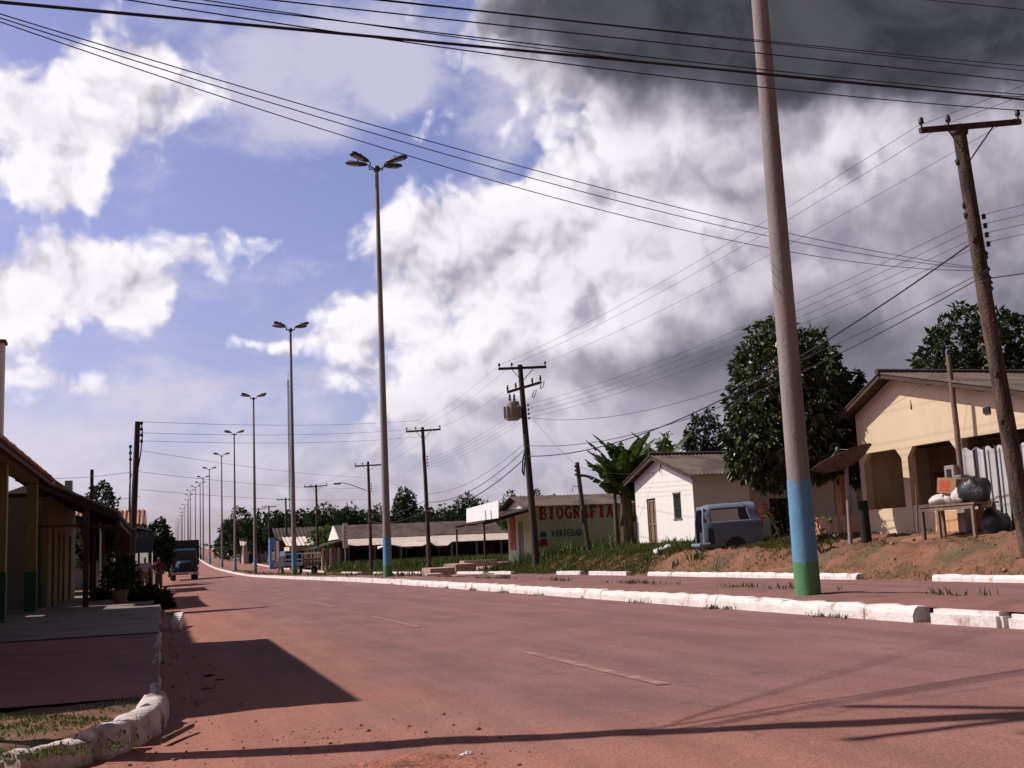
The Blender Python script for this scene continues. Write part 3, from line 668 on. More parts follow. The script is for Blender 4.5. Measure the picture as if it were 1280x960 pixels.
MB().obox((17.58, 54.45, 8.5), (.5, .08, .08)).obox((17.58, 54.45, 8.0), (.5, .08, .08)).build('bracket', m_woodd, tp)
for (x, z) in ((18.3, 9.0), (18.75, 9.45)):
    MB().tube([(x, 54.3, z), (x+.12, 54.3, z+.15), (x+.2, 54.3, z+.42), (x+.05, 54.3, z+.36), (x-.04, 54.3, z+.1), (x, 54.3, z)], .022, 5).build('fuse_cutout', m_trafo, tp)
MB().tube([(17.72, 54.3, 6.3), (17.55, 54.2, 5.8), (17.5, 54.2, 5.2), (17.58, 54.2, 5.0), (17.66, 54.3, 5.6), (17.75, 54.3, 6.1)], .04, 6).build('cable_loop', m_insul, tp)
# the rest of the row
row = [(79.0, 18.0, (507, 540), (550, 537), (528, 534), 'wooden utility pole with bare crossarm in front of the weedy yard', 717),
       (102.5, 18.0, (443, 583), (478, 581), (460, 577), 'wooden utility pole with crossarm and a street light on a long arm', 708)]
for (Y, X, a, b, tpx, lab, by) in row:
    zb = gz(X, Y); up = upole((X+.25, Y, zb), atY(*tpx, Y), .17, .12, lab, m_wood, (atY(*a, Y), atY(*b, Y)), n=8, bent=.03)
    if Y > 100:
        ar = MB().tube([(18, Y, 7.3), (17.0, Y, 7.72), (16.2, Y-.1, 8.0), (15.6, Y-.15, 8.08)], .035, 6).build('lamp_arm', m_metal, up)
        MB().obox((15.3, Y-.15, 8.0), (.7, .3, .16), 0, .05).build('luminaire', m_lens, ar)
far = [(137.5, (380, 609), (409, 607), (395, 606), 'utility pole with wide crossarm standing above the far round trees'), (172.7, (346, 625), (368, 624), (357, 622), 'utility pole beside the blue painted wall'),
       (200.5, (327, 634), (345, 633), (336, 632), 'utility pole rising out of the far right hand trees'), (222.5, (315, 637), (331, 636), (323, 635), 'thin far utility pole left of the tree clump'),
       (250, (299, 641), (313, 641), (306, 639), 'small far utility pole between two street lights'), (285, (288, 646), (300, 646), (294, 644), 'distant utility pole on the right side of the rising road'), (320, (278, 650), (289, 650), (283, 648), 'farthest utility pole on the right side of the rising road')]
for (Y, a, b, tpx, lab) in far:
    A, B_ = atY(*a, Y), atY(*b, Y); tpp = atY(*tpx, Y)
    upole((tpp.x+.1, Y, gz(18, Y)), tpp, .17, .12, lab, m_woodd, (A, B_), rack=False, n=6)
# service posts on the right
post = T('service_post', (21.55, 26.4, 1.2), 'slim weathered timber service post with a meter box by the metal gate', 'post')
MB().tube([(21.62, 26.63, .9), (21.55, 26.5, 4), (21.5, 26.48, 6.25)], [.085, .08, .07], 8).build('pole', m_timberl, post)
MB().obox((21.42, 26.75, 2.85), (.16, .42, .5), 0, .015).obox((21.5, 26.45, 2.0), (.3, .34, 1.6), 0, .015).build('meter_box', m_conc, post)
MB().obox((21.335, 26.75, 2.87), (.02, .2, .24)).build('meter_window', m_dark, post)
post = T('service_post', (19.5, 51.3, .9), 'dark thin service post leaning in front of the painted shop lettering', 'post')
MB().tube([(19.75, 51.2, .8), (19.6, 51.4, 3), (19.5, 51.6, 5.4)], [.13, .12, .11], 8).build('pole', m_woodd, post)
for k in range(3): MB().lathe((19.36+.0*k, 51.5, 4.75+.2*k), [(.04, 0), (.07, .05), (.05, .1)], 7).build('insulator', m_insul, post)
MB().obox((19.52, 51.2, 2.75), (.3, .2, .62), 0, .02).build('meter_box', m_woodd, post)
MB().tube([(19.5, 51.5, 4.2), (19.15, 51.4, 4.25), (19.1, 51.4, 3.95)], .02, 5).build('bracket', m_metal, post)
post = T('gate_post', (20.6, 29.9, .9), 'charred black timber post by the low cream wall', 'post')
MB().tube([(20.6, 29.9, .6), (20.58, 29.9, 2.3)], [.17, .15], 9).build('trunk', m_dark, post)
# radio mast far away
mast = T('radio_mast', (40, 370, 6), 'thin lattice radio mast far behind the street lights', 'mast')
m = MB()
for (dx, dy) in ((-.35, -.2), (.35, -.2), (0, .4)): m.tube([(40+dx, 370+dy, 4), (40+dx*.7, 370+dy*.7, 60)], .09, 4)
for k in range(28):
    z = 5+2*k; m.tube([(39.7, 370, z), (40.3, 370, z+1)], .04, 4); m.tube([(40.3, 370, z+1), (39.7, 370, z+2)], .04, 4)
m.build('lattice', m_metal, mast)
MB().tube([(40, 370, 60), (40, 370, 63)], .06, 4).build('antenna', m_metal, mast)

# left side poles
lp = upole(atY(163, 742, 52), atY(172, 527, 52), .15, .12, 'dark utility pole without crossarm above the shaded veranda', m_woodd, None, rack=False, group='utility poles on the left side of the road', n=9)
for k in range(4):
    MB().lathe(atY(177, 531+7.5*k, 52), [(.04, 0), (.075, .06), (.05, .12), (.03, .16)], 8).build('spool_insulator', m_insul, lp)
MB().tube([atY(177, 530, 52), atY(178, 545, 52), atY(176, 565, 52), atY(171, 595, 52)], .03, 5).build('drop_cable', m_insul, lp)
MB().tube([atY(168, 595, 52), atY(164, 592, 52), atY(162, 605, 52), atY(161, 640, 52)], .025, 5).build('conduit', m_insul, lp)
post = T('service_post', atY(163, 640, 47), 'short thin post with insulators just left of the dark utility pole', 'post')
MB().tube([atY(162, 700, 47), atY(163, 556, 47)], .03, 6).build('pole', m_insul, post)
for k in range(3): MB().lathe(atY(163, 560+8*k, 47), [(.04, 0), (.07, .05), (.04, .12)], 7).build('insulator', m_insul, post)
hid = upole((-2.4, 9.2, .1), (-2.4, 9.2, 9.6), .16, .12, 'utility pole on the near corner, outside the photo, that throws the long shadow', m_wood, (Vector((-3.6, 9.2, 9.3)), Vector((-1.2, 9.2, 9.3))), group='utility poles on the left side of the road')
MB().obox((-2.4, 9.38, 8.75), (2.6, .09, .11), -.80).obox((-2.4, 9.0, 8.2), (2.2, .08, .10), -.05).build('lower_crossarm', m_wood, hid)
upole((24, 14, .9), (24, 14, 9.2), .16, .12, 'utility pole outside the right edge of the photo that ends the crossing wires', m_wood, (Vector((23.2, 13.2, 8.9)), Vector((24.8, 14.8, 8.9))))

# ------------------------------------------------------------------ wires
def wire(pts, r, label, group, n=4, name='overhead_wire'):
    o = MB().tube(pts, r, n, cap=False).build(name, m_wire); tag(o, label, 'wire', group); return o
def vplane(A, B, px):
    """point of the vertical plane through A and B that pixel px sees"""
    d = Vector((B[0]-A[0], B[1]-A[1], 0)); nn = Vector((-d.y, d.x, 0)); r = ray(*px)
    t = nn.dot(Vector((A[0], A[1], 0)))/nn.dot(r); p = O0+r*t
    return (p-Vector((A[0], A[1], p.z))).dot(d)/d.dot(d), p.z
def span(A, B, three, r, label, group, n=32):
    """a sagging wire between two pole heads, through three sightings"""
    (s0, z0), (s1, z1), (s2, z2) = [vplane(A, B, p) for p in three]
    def z(s): return z0*(s-s1)*(s-s2)/((s0-s1)*(s0-s2))+z1*(s-s0)*(s-s2)/((s1-s0)*(s1-s2))+z2*(s-s0)*(s-s1)/((s2-s0)*(s2-s1))
    return wire([(A[0]+(B[0]-A[0])*k/n, A[1]+(B[1]-A[1])*k/n, z(k/n)) for k in range(n+1)], r, label, group)
A0, B0 = (-2.4, 9.2), (24, 14)
G1 = 'wires crossing the top of the sky'
ac = [((5, 3), (640, 62), (1275, 124), .016, 'thick black cable sagging lowest but one across the top of the sky'), ((160, 0), (640, 71), (1275, 138), .007, 'lowest thin wire crossing the dark cloud at the top'),
      ((215, 0), (640, 52), (1275, 118), .007, 'thin wire just above the thick cable'), ((255, 0), (640, 56), (1275, 121), .006, 'thin wire touching the top of the thick cable at right'),
      ((340, 0), (640, 33), (1275, 101), .008, 'lone wire in the middle of the upper bundle'), ((470, 0), (640, 18.5), (1275, 88), .006, 'lower wire of the top pair'),
      ((483, 0), (640, 17.5), (1275, 82), .006, 'upper wire of the top pair'), ((1160, 0), (1220, 6), (1275, 11.5), .006, 'wire grazing the upper right corner of the photo')]
for a, b, c, r, lab in ac: span(A0, B0, (a, b, c), r, lab, G1)
A1, B1 = (-2.2, 9.3), (17.75, 20.7)
G2 = 'three wires from the near corner to the leaning pole'
for a, b, c, lab in (((2, 18), (640, 205), (1195, 331), 'highest of the three wires slanting down to the leaning pole'), ((2, 23), (640, 216), (1195, 333.5), 'middle wire of the three slanting down to the leaning pole'), ((2, 28), (640, 232.5), (1195, 338), 'lowest of the three wires slanting down to the leaning pole')):
    span(A1, B1, (a, b, c), .006, lab, G2)
def sag(A, B, s, r, label, group, n=22):
    A, B = Vector(A), Vector(B)
    return wire([A.lerp(B, k/n)-Vector((0, 0, 4*s*(k/n)*(1-k/n))) for k in range(n+1)], r, label, group, 4)
G3 = 'wires strung along the right hand poles'
na = [atY(x, y, 20.6) for x, y in ((1146, 158), (1182, 155), (1258, 152))]; ta = [atY(x, y, 54.4) for x, y in ((623, 457), (641, 456), (677, 455))]
pa = {79.0: [atY(x, y, 79) for x, y in ((508, 538), (521, 537), (549, 535))], 102.5: [atY(x, y, 102.5) for x, y in ((444, 582), (452, 581), (477, 579))], 137.5: [atY(x, y, 137.5) for x, y in ((381, 608), (387, 607), (408, 606))]}
w3 = ('left', 'middle', 'right')
for k in range(3):
    sag(na[k], ta[k], .35, .006, 'top wire from the %s insulator of the leaning pole to the transformer pole' % w3[k], G3)
    sag(ta[k], pa[79.0][k], .3, .006, 'top wire from the %s of the transformer crossarm to the next pole' % w3[k], G3)
    sag(pa[79.0][k], pa[102.5][k], .3, .007, 'top wire from the %s of the crossarm before the weedy yard onward' % w3[k], G3)
    sag(pa[102.5][k], pa[137.5][k], .4, .008, 'far top wire, %s of three, towards the pole above the round trees' % w3[k], G3)
    sag(na[k], Vector((22+k*.9, -4, 10.6)), .3, .006, 'top wire from the %s insulator of the leaning pole towards the viewer' % w3[k], G3)
for k in range(4):
    a = p_b.lerp(p_t, .80-.022*k)+Vector((.27, 0, 0)); b = tb.lerp(tt, .80-.022*k)+Vector((.27, 0, 0)); c = Vector((18.2, 79, 8.0-.22*k)); d = Vector((18.2, 102.5, 7.6-.22*k)); w4 = ('uppermost', 'second', 'third', 'lowest')[k]
    sag(a, b, .45, .006, '%s of the four rack wires between the leaning pole and transformer pole' % w4, G3)
    sag(b, c, .3, .006, '%s rack wire beyond the transformer pole' % w4, G3); sag(c, d, .3, .007, '%s rack wire past the weedy yard' % w4, G3)
    sag(a, Vector((25+.1*k, 4, 8.8-.22*k)), .2, .006, '%s rack wire leaving the photo at right' % w4, G3)
low = [((1215, 339), (940, 432), (662, 571), .012, 'thinner low cable from the leaning pole past the mango tree'), ((1146, 304), (900, 487), (660, 556), .009, 'slack telephone line high over the white house'), ((1120, 356), (830, 520), (662, 570), .020, 'thick low cable sagging across the mango tree')]
sag(p_b.lerp(p_t, .655)+Vector((-.15, 0, 0)), (17.95, 54.4, 8.0), 1.2, .009, 'low wire from the leaning pole to below the transformer', G3)
sag(p_b.lerp(p_t, .645)+Vector((-.15, 0, 0)), (17.85, 54.4, 6.55), 1.15, .013, 'thinner of two low cables crossing the mango tree', G3)
sag(atY(1220, 300, 20.7), (17.85, 54.4, 6.0), 1.3, .022, 'thick low cable sagging across the mango tree and white house roof', G3)
sag(p_b.lerp(p_t, .645), (25, 4, 7.4), .5, .013, 'cable leaving the leaning pole to the right under the rack', G3)
sag((17.85, 54.4, 6.0), (18.0, 79, 4.35), .75, .03, 'thick slack cable sagging left from the transformer pole', G3)
sag((17.8, 54.4, 6.4), (18.0, 79, 5.0), .8, .02, 'middle slack cable sagging left from the transformer pole', G3)
sag((17.8, 54.4, 6.7), (18.0, 79, 5.6), .7, .012, 'thin slack cable sagging left from the transformer pole', G3)
for k in range(2): sag((18.0, 79, 4.35+.7*k), (18.0, 102.5, 4.6+.7*k), .5, .02, '%s slack cable along the weedy yard' % ('lower', 'upper')[k], G3)
sag((18.2, 54.4, 8.0), (19.5, 51.6, 5.2), .1, .008, 'thin service drop from the transformer pole to the thin post', G3)
sag((19.5, 51.6, 5.2), (22.3, 47.6, 4.6), .25, .008, 'service drop from the thin post to the white house gable', G3)
sag((21.5, 26.48, 6.2), atY(1105, 510, 28), .2, .007, 'service drop from the slim post to the yellow gable', G3)
G4 = 'faint wires crossing the street far ahead'
for k, (ya, yb) in enumerate(((527, 470), (541, 490), (551, 505), (563, 535), (590, 560), (612, 600))):
    A = atY(176, ya, 52); B = Vector((17.9, 79, 10.9-.6*k)) if k < 3 else Vector((18.0, 102, 8.5-1.0*(k-3)))
    sag(A, B, .25, .008, '%s faint wire from the left dark pole across the street' % ('topmost', 'second', 'third', 'fourth', 'fifth', 'lowest')[k], G4)
for k, (ya, yb) in enumerate(((618, 606), (650, 640))):
    sag(atY(60, ya-20, 60), atY(176, ya-30, 52), .1, .01, '%s wire reaching the left dark pole from behind the roofs' % ('upper', 'lower')[k], G4)
# ------------------------------------------------------------------ buildings on the right
UX, UY = Vector((1, 0, 0)), Vector((0, 1, 0))
def V(x, y, z): return Vector((x, y, z))
# white gabled house
wh = T('white_house', (26, 47.4, 1.1), 'small whitewashed gabled house with brown door and barred window, behind the van shell', 'house')
dA, dB = atX(819, 640, 22), atX(835, 0, 22)
def yz(px, py): p = atX(px, py, 22); return p.y, p.z
dy1, dz1 = yz(808, 624); dy0, _ = yz(819, 624); wy1, wz1 = yz(841, 618); wy0, wz0 = yz(852.5, 648)
b0 = .9; Y0, Y1 = 44.25, 50.5; ev = 4.3; rg = 5.22; ym = 47.5
m = MB()
m.wall((22, Y0, 0), UY, UX, Y1-Y0, b0, ev, .16, [(dy0-Y0, dy1-Y0, 0, dz1), (wy0-Y0, wy1-Y0, wz0, wz1)])
m.prism([V(22, Y0, ev), V(22, Y1, ev), V(22, ym, rg)], (.16, 0, 0))
m.box(22.16, 30, Y1-.15, Y1, b0, ev)
wv_ = m.build('wall', m_white, wh)
m = MB(); m.box(22.16, 24.6, Y0, Y0+.15, b0, ev); m.box(24.45, 24.6, Y0+.15, 45.9, b0, ev); m.wall((24.6, 45.75, 0), UX, UY, 5.4, b0, ev, .15, [(1.95, 3.0, 0, 3.1)])
m.box(29.85, 30, 45.9, Y1-.15, b0, ev); m.box(24.60, 24.72, Y0-.0, Y0+.15, b0, 3.9)
m.build('side_wall', m_white, wh)
m = MB(); m.box(22.1, 22.15, dy0+.03, dy1-.03, b0, dz1-.03); dr = m.build('door', m_door, wh)
m = MB()
for s in (.02, .5, .98):
    y = dy0+.05+(dy1-dy0-.1)*s; m.box(22.06, 22.098, y-.045, y+.045, b0, dz1-.04)
for z in (dz1-.12, 2.2, 1.2): m.box(22.07, 22.097, dy0+.05, dy1-.05, z-.05, z+.05)
m.build('door_frame', m_timberl, dr)
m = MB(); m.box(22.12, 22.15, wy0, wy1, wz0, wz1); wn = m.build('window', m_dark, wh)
m = MB()
for k in range(6):
    y = wy0+(wy1-wy0)*(k+.5)/6; m.tube([V(22.06, y, wz0), V(22.06, y, wz1)], .014, 5)
for k in range(4):
    z = wz0+(wz1-wz0)*(k+.5)/4; m.tube([V(22.06, wy0, z), V(22.06, wy1, z+(.1 if k % 2 else -.1))], .012, 5)
m.build('window_grille', m_metal, wn)
m = MB(); m.box(21.99, 22.05, wy0-.05, wy1+.05, wz1+.002, wz1+.07).box(21.97, 22.05, wy0-.07, wy1+.07, wz0-.06, wz0-.002); m.build('window_frame', m_timberl, wn)
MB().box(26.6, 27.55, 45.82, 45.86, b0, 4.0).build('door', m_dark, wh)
m = MB(); m.sheet((21.55, Y0-.75, ev-.16), (30.4, Y0-.75, ev-.16), (30.4, ym, rg+.12), (21.55, ym, rg+.12), pitch=.2, amp=.028)
m.sheet((21.55, Y1+.45, ev+.02), (30.4, Y1+.45, ev+.02), (30.4, ym, rg+.13), (21.55, ym, rg+.13), pitch=.2, amp=.028)
rf = m.build('roof', m_roof, wh)
MB().tube([V(21.5, ym, rg+.15), V(30.4, ym, rg+.15)], .1, 8).build('ridge_cap', m_roofd, rf)
m = MB()
for (ya, za, yb_, zb_) in ((Y0-.7, ev-.24, ym, rg+.03), (Y1+.4, ev-.06, ym, rg+.03)): MB().prism([V(21.6, ya, za), V(21.6, yb_, zb_), V(21.6, yb_, zb_-.12), V(21.6, ya, za-.12)], (.05, 0, 0)).build('barge_board', m_timber, rf)
MB().box(24.7, 30.3, Y0-.68, Y0-.56, ev-.42, ev-.28).build('porch_beam', m_timber, rf)
MB().tube([V(21.98, 47.3, 4.95), V(21.9, 47.3, 4.5)], .025, 5).build('bracket', m_metal, wh)
MB().box(29.5, 29.7, Y0-.7, Y0-.5, b0, ev-.42).build('porch_post', m_white2, wh)

# yellow house on the bank
yh = T('yellow_house', (25, 28.5, 1.1), 'cream yellow house with a dark porch and wide gable, right of the satellite dish', 'house')
rgz, rgy = 6.26, 29.75; re_y, re_z, le_y, le_z = 23.3, 4.72, 32.25, 5.16
def roofz(y): return rgz-(rgy-y)*(rgz-re_z)/(rgy-re_y) if y < rgy else rgz-(y-rgy)*(rgz-le_z)/(le_y-rgy)
op = 3.88
m = MB()
ys = [23.5, rgy, 32.75]
m.prism([V(22, 23.5, op), V(22, 31.95, op), V(22, 31.95, roofz(31.95)-.1), V(22, rgy, rgz-.12), V(22, 23.5, roofz(23.5)-.1)], (.16, 0, 0))
m.build('gable_wall', m_cream, yh)
for (a, b, br) in ((29.42, 29.72, ((29.42, -1), (29.72, 1))), (26.92, 27.16, ((27.16, 1),)), (31.7, 31.95, ((31.7, -1),))):
    m = MB(); m.box(22, 22.28, a, b, .9, op)
    for (y, s) in br: m.prism([V(22.003, y, op), V(22.003, y+s*.28, op), V(22.003, y, op-.32)], (.15, 0, 0))
    m.build('porch_column', m_cream, yh)
m = MB(); m.box(22.02, 22.17, 27.162, 29.418, .85, 2.08).box(22.02, 22.17, 29.722, 31.698, .85, 2.05); m.build('low_wall', m_cream, yh)
m = MB(); m.box(24.6, 24.75, 23.5, 31.8, .9, 4.4); m.box(22.2, 24.6, 26.9, 27.0, .9, op-.05); m.build('inner_wall', M('shade_toned_porch_wall', (.26, .18, .11), .9, .1, 2, bump=.1), yh)  # porch shade put into a darker wall colour
m = MB(); m.box(24.55, 24.597, 30.6, 31.5, 1.0, 3.2); m.build('door', m_red, yh)
m = MB(); m.box(24.55, 24.597, 28.0, 28.9, 1.0, 3.2); m.build('door', m_red, yh)
m = MB(); m.box(22.25, 31, 31.8, 31.95, .9, roofz(31.9)-.2); m.box(22.2, 31, 23.35, 23.5, .9, 4.3); m.box(30.9, 31, 23.5, 31.8, .9, 4.4); m.build('side_wall', m_cream, yh)
m = MB(); m.box(22.17, 24.6, 27.0, 31.8, 4.05, 4.12); m.build('porch_ceiling', m_timber, yh)
m = MB(); m.sheet((21.45, re_y, re_z), (31.4, re_y, re_z), (31.4, rgy, rgz), (21.45, rgy, rgz), pitch=.2, amp=.03)
m.sheet((21.45, le_y, le_z), (31.4, le_y, le_z), (31.4, rgy, rgz+.01), (21.45, rgy, rgz+.01), pitch=.2, amp=.03)
rf = m.build('roof', m_roof, yh)
m = MB()
for (ya, za) in ((re_y, re_z-.06), (le_y, le_z-.06)): m.prism([V(21.48, ya, za), V(21.48, rgy, rgz-.06), V(21.48, rgy, rgz-.17), V(21.48, ya, za-.11)], (.05, 0, 0))
for k in range(6):
    y = 24.4+k*1.05
    m.box(21.55, 22, y, y+.08, roofz(y)-.2, roofz(y)-.08)
m.build('barge_board', m_timber, rf)
MB().tube([V(21.4, rgy, rgz+.03), V(31.4, rgy, rgz+.03)], .1, 8).build('ridge_cap', m_roofd, rf)
MB().prism([V(21.985, 29.0, 5.3), V(21.985, 29.03, 5.0), V(21.985, 28.96, 5.02)], (.012, 0, 0)).build('wall_crack', m_dark, yh)
MB().box(21.95, 22.0, 25.6, 25.85, 4.45, 4.62).build('vent', m_dark, yh)
# metal sheet gate
fg = T('sheet_metal_fence', (22, 25, 1.2), 'tall pale corrugated metal sheets closing the yard right of the porch', 'fence')
m = MB(); n = 96
vs = []
for i in range(n+1):
    y = 26.88-i*(4.9/n); ph = (i % 12); dx = .0 if 1 < ph < 11 else -.025
    top = 3.55+.05*sin(i*.7)-(.02*i*.1); vs += [V(21.98+dx, y, 1.15), V(21.98+dx, y, top), V(22.0+dx, y, 1.15), V(22.0+dx, y, top)]
m.add(vs, [f for i in range(n) for f in ((4*i, 4*i+1, 4*i+5, 4*i+4), (4*i+2, 4*i+6, 4*i+7, 4*i+3), (4*i+1, 4*i+3, 4*i+7, 4*i+5))])
m.build('sheet', m_sheetw, fg)
m = MB()
for y in (26.3, 25.88, 25.43, 25.05, 24.62, 24.2, 23.7, 23.2): m.box(21.86, 21.905, y-.02, y+.025, 1.1, 3.52+.03*sin(y*9))
m.build('batten', m_timber, fg)
MB().box(22.02, 22.08, 22, 26.85, 3.2, 3.3).box(22.02, 22.08, 22, 26.85, 1.5, 1.6).build('rail', m_timberl, fg)
# front low garden wall going left
gw = T('garden_wall', (22, 34.3, .9), 'sunlit orange stained low wall left of the charred post', 'wall')
MB().box(22, 22.16, 31.97, 35.6, .7, 1.95).build('panel', m_orange, gw)
MB().box(21.95, 22.2, 35.6, 35.9, .7, 2.1).build('pier', m_orange, gw)
# table with things on it
tb_ = T('wooden_table', (20.5, 25.6, 1.1), 'rough wooden table loaded with bags in front of the metal sheets', 'table')
tz = 1.98; tX = 20.75; ty0, ty1 = 24.65, 27.0; gzz = 1.05
m = MB()
for k in range(4): m.box(tX-.4+.2*k, tX-.21+.2*k, ty0, ty1, tz-.05+.006*(k % 2), tz)
m.build('tabletop', m_timberl, tb_)
for (x, y) in ((tX-.34, ty0+.15), (tX-.34, ty1-.12), (tX+.34, ty0+.15), (tX+.34, ty1-.12), (tX-.34, 26.2)): MB().obox((x, y, (tz+gzz)/2-.1), (.08, .08, tz-gzz+.1), .1).build('leg', m_timberl, tb_)
MB().box(tX-.37, tX-.31, ty0+.1, ty1-.1, tz-.16, tz-.055).build('apron', m_timberl, tb_)
bx = T('cardboard_box', (tX, 26.1, tz), 'tilted brown cardboard box with a red printed side on the table', 'box')
rotb = Matrix.Rotation(.25, 3, 'Z')@Matrix.Rotation(.14, 3, 'X')
MB().obox((tX+.05, 26.0, tz+.50), (.5, .62, .42), rotb, .01).build('carton', m_card, bx)
MB().obox(V(tX+.05, 26.0, tz+.50)+rotb@V(-.252, .05, 0), (.006, .3, .3), rotb).build('printed_side', m_cardred, bx)
o = MB().blob((tX, 26.45, tz+.12), (.28, .42, .17), 4, .14, 14, 9).blob((tX+.1, 26.1, tz+.14), (.25, .3, .17), 7, .14, 12, 8).build('plastic_bag', m_bagw); tag(o, 'crumpled white plastic bag lying under the cardboard box', 'bag')
o = MB().blob((tX+.1, 25.2, tz+.30), (.38, .52, .36), 11, .13, 16, 10).build('plastic_bag', m_bagb); tag(o, 'bulging black rubbish bag on the right end of the table', 'bag')
o = MB().blob((tX-.1, 25.55, tz+.20), (.2, .2, .2), 17, .18, 12, 8).build('plastic_bag', m_bagw); tag(o, 'small white bag knot pressed against the black rubbish bag', 'bag')
o = MB().tube([V(tX-.45, 27.0, 1.3), V(tX-.4, 26.96, 2.6)], [.03, .022], 6).build('stick', m_timberl); tag(o, 'thin upright stick leaning at the left end of the table', 'stick')
o = MB().obox((22-.15, 27.0, 1.35), (.12, 2.3, .95), Matrix.Rotation(.1, 3, 'Y')).build('board', m_orange); tag(o, 'weathered cream board leaning behind the table against the wall', 'board')
o = MB().blob((21.2, 25.0, 1.35), (.3, .45, .45), 21, .12, 12, 8).build('rubbish_sack', m_bagb); tag(o, 'dark full sack standing on the ground under the table', 'sack')
# satellite dish
sd = T('satellite_dish', (22.3, 33.2, 1.0), 'large rusty mesh satellite dish tipped skyward beside the mango tree', 'satellite dish')
dc = atX(1054, 577, 20.2); nrm = Vector((-.25, .25, .93)).normalized(); a_ = nrm.orthogonal().normalized(); b_ = nrm.cross(a_)
m = MB(); RR = .98; rings = 7; seg = 28; vs = []
for side in (0, .012):
    for i in range(rings+1):
        r = RR*i/rings
        for k in range(seg): vs.append(dc+a_*(r*cos(2*pi*k/seg))+b_*(r*sin(2*pi*k/seg))+nrm*(.34*(r/RR)**2-.2-side))
o_ = (rings+1)*seg
fs = [(i*seg+k, i*seg+(k+1) % seg, (i+1)*seg+(k+1) % seg, (i+1)*seg+k) for i in range(rings) for k in range(seg)]
fs += [tuple(j+o_ for j in f[::-1]) for f in fs]
m.add(vs, fs, True); m.build('reflector', m_dish, sd)
m = MB(); rim = [dc+a_*(RR*cos(2*pi*k/seg))+b_*(RR*sin(2*pi*k/seg))+nrm*.14 for k in range(seg+1)]; m.tube(rim, .02, 5, cap=False)
for k in range(12):
    an = 2*pi*k/12; m.tube([dc+nrm*(.34*t_*t_-.215)+(a_*cos(an)+b_*sin(an))*RR*t_ for t_ in (.05, .35, .7, 1)], .012, 4)
m.build('rib', m_timber, sd)
m = MB(); fp = dc+nrm*.42
for k in range(3): an = 2*pi*k/3+.4; m.tube([dc+(a_*cos(an)+b_*sin(an))*RR*.8+nrm*.02, fp], .012, 4)
m.lathe(fp-V(0, 0, .05), [(.05, 0), (.06, .08), (.03, .13)], 8); m.build('feed_arm', m_conc, sd)
MB().tube([V(dc.x, dc.y, .8), dc-nrm*.2], [.07, .06], 8).build('mast', m_conc, sd)
pl = MB().box(22.3, 22.62, 33.6, 33.95, .8, 3.35).build('concrete_pillar', m_orange); tag(pl, 'square stained pillar standing under the satellite dish', 'pillar')
# house behind the dish
bh = T('rear_house', (33, 50, 1), 'dull white house with a dark window seen under the satellite dish', 'house')
m = MB(); m.wall((30.9, 46.5, 0), UX, UY, 7.0, .9, 3.9, .15, [(2.2, 3.8, 1.9, 3.2)]); m.box(30.9, 31.05, 46.65, 53, .9, 3.9); m.build('wall', m_white2, bh)
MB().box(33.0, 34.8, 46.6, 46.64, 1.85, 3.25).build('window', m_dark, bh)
m = MB(); m.sheet((30.5, 45.6, 3.75), (38.6, 45.6, 3.75), (38.6, 50, 5.0), (30.5, 50, 5.0), pitch=.2); m.build('roof', m_roofd, bh)

# painted shop
sh = T('painted_shop', (23.8, 66, .7), 'pale green shop with red and blue hand painted lettering on its side wall', 'shop')
X0, X1, ya, yb = 21.0, 29.5, 64.0, 68.6; zb, ze, zr = .35, 3.85, 4.5; ymid = 66.3
m = MB(); m.wall((X0, ya, 0), UX, UY, X1-X0, zb, ze, .16); m.build('side_wall', m_lime, sh)
fd0, fd1 = 65.35, 66.45
m = MB(); m.wall((X0, ya+.16, 0), UY, UX, yb-ya-.16, zb, ze, .16, [(fd0-ya-.16, fd1-ya-.16, 0, 3.0)]); m.box(X0+.16, X1, yb-.16, yb, zb, ze); m.box(X1-.16, X1, ya+.16, yb-.16, zb, ze); m.build('front_wall', m_lime, sh)
MB().prism([V(X0, ya, ze), V(X0, yb, ze), V(X0, ymid, zr)], (.16, 0, 0)).build('gable', m_fascia, sh)
MB().box(X0+.1, X0+.15, fd0, fd1, .6, 3.0).build('door', m_greyw, sh)
MB().box(X0-.05, X0-.004, 67.0, 68.1, 1.3, 3.45).build('painted_panel', M('red_panel', (.42, .07, .04), .8, .25, 3, (.5, .3, .2), .58, 3), sh)
m = MB(); m.sheet((X0-.5, ya-.35, ze-.02), (X1+.4, ya-.35, ze-.02), (X1+.4, ymid, zr+.06), (X0-.5, ymid, zr+.06), pitch=.22); m.sheet((X0-.5, yb+.35, ze-.02), (X1+.4, yb+.35, ze-.02), (X1+.4, ymid, zr+.07), (X0-.5, ymid, zr+.07), pitch=.22)
m.build('roof', m_roof, sh)
def lettering(txt, x, z, size, mat, name, y, sx=1.0, parent=None, bold=.02):
    cu = bpy.data.curves.new(name, 'FONT'); cu.body = txt; cu.size = size; cu.extrude = .004; cu.offset = bold; cu.space_character = 1.08
    o = bpy.data.objects.new(name, cu); COL.objects.link(o); bpy.context.view_layer.update()
    me = bpy.data.meshes.new_from_object(o.evaluated_get(bpy.context.evaluated_depsgraph_get())); bpy.data.objects.remove(o)
    xs = [v.co.x for v in me.vertices]; w = max(xs)-min(xs); mn = min(xs)
    for v in me.vertices:
        px, py, pz = v.co; v.co = ((px-mn)*sx/w, -pz, py)
    me.materials.clear(); me.materials.append(mat)
    ob = bpy.data.objects.new(name, me); COL.objects.link(ob)
    if parent is not None: ob.parent = parent; ob.location = V(x, y, z)-parent.location
    return ob
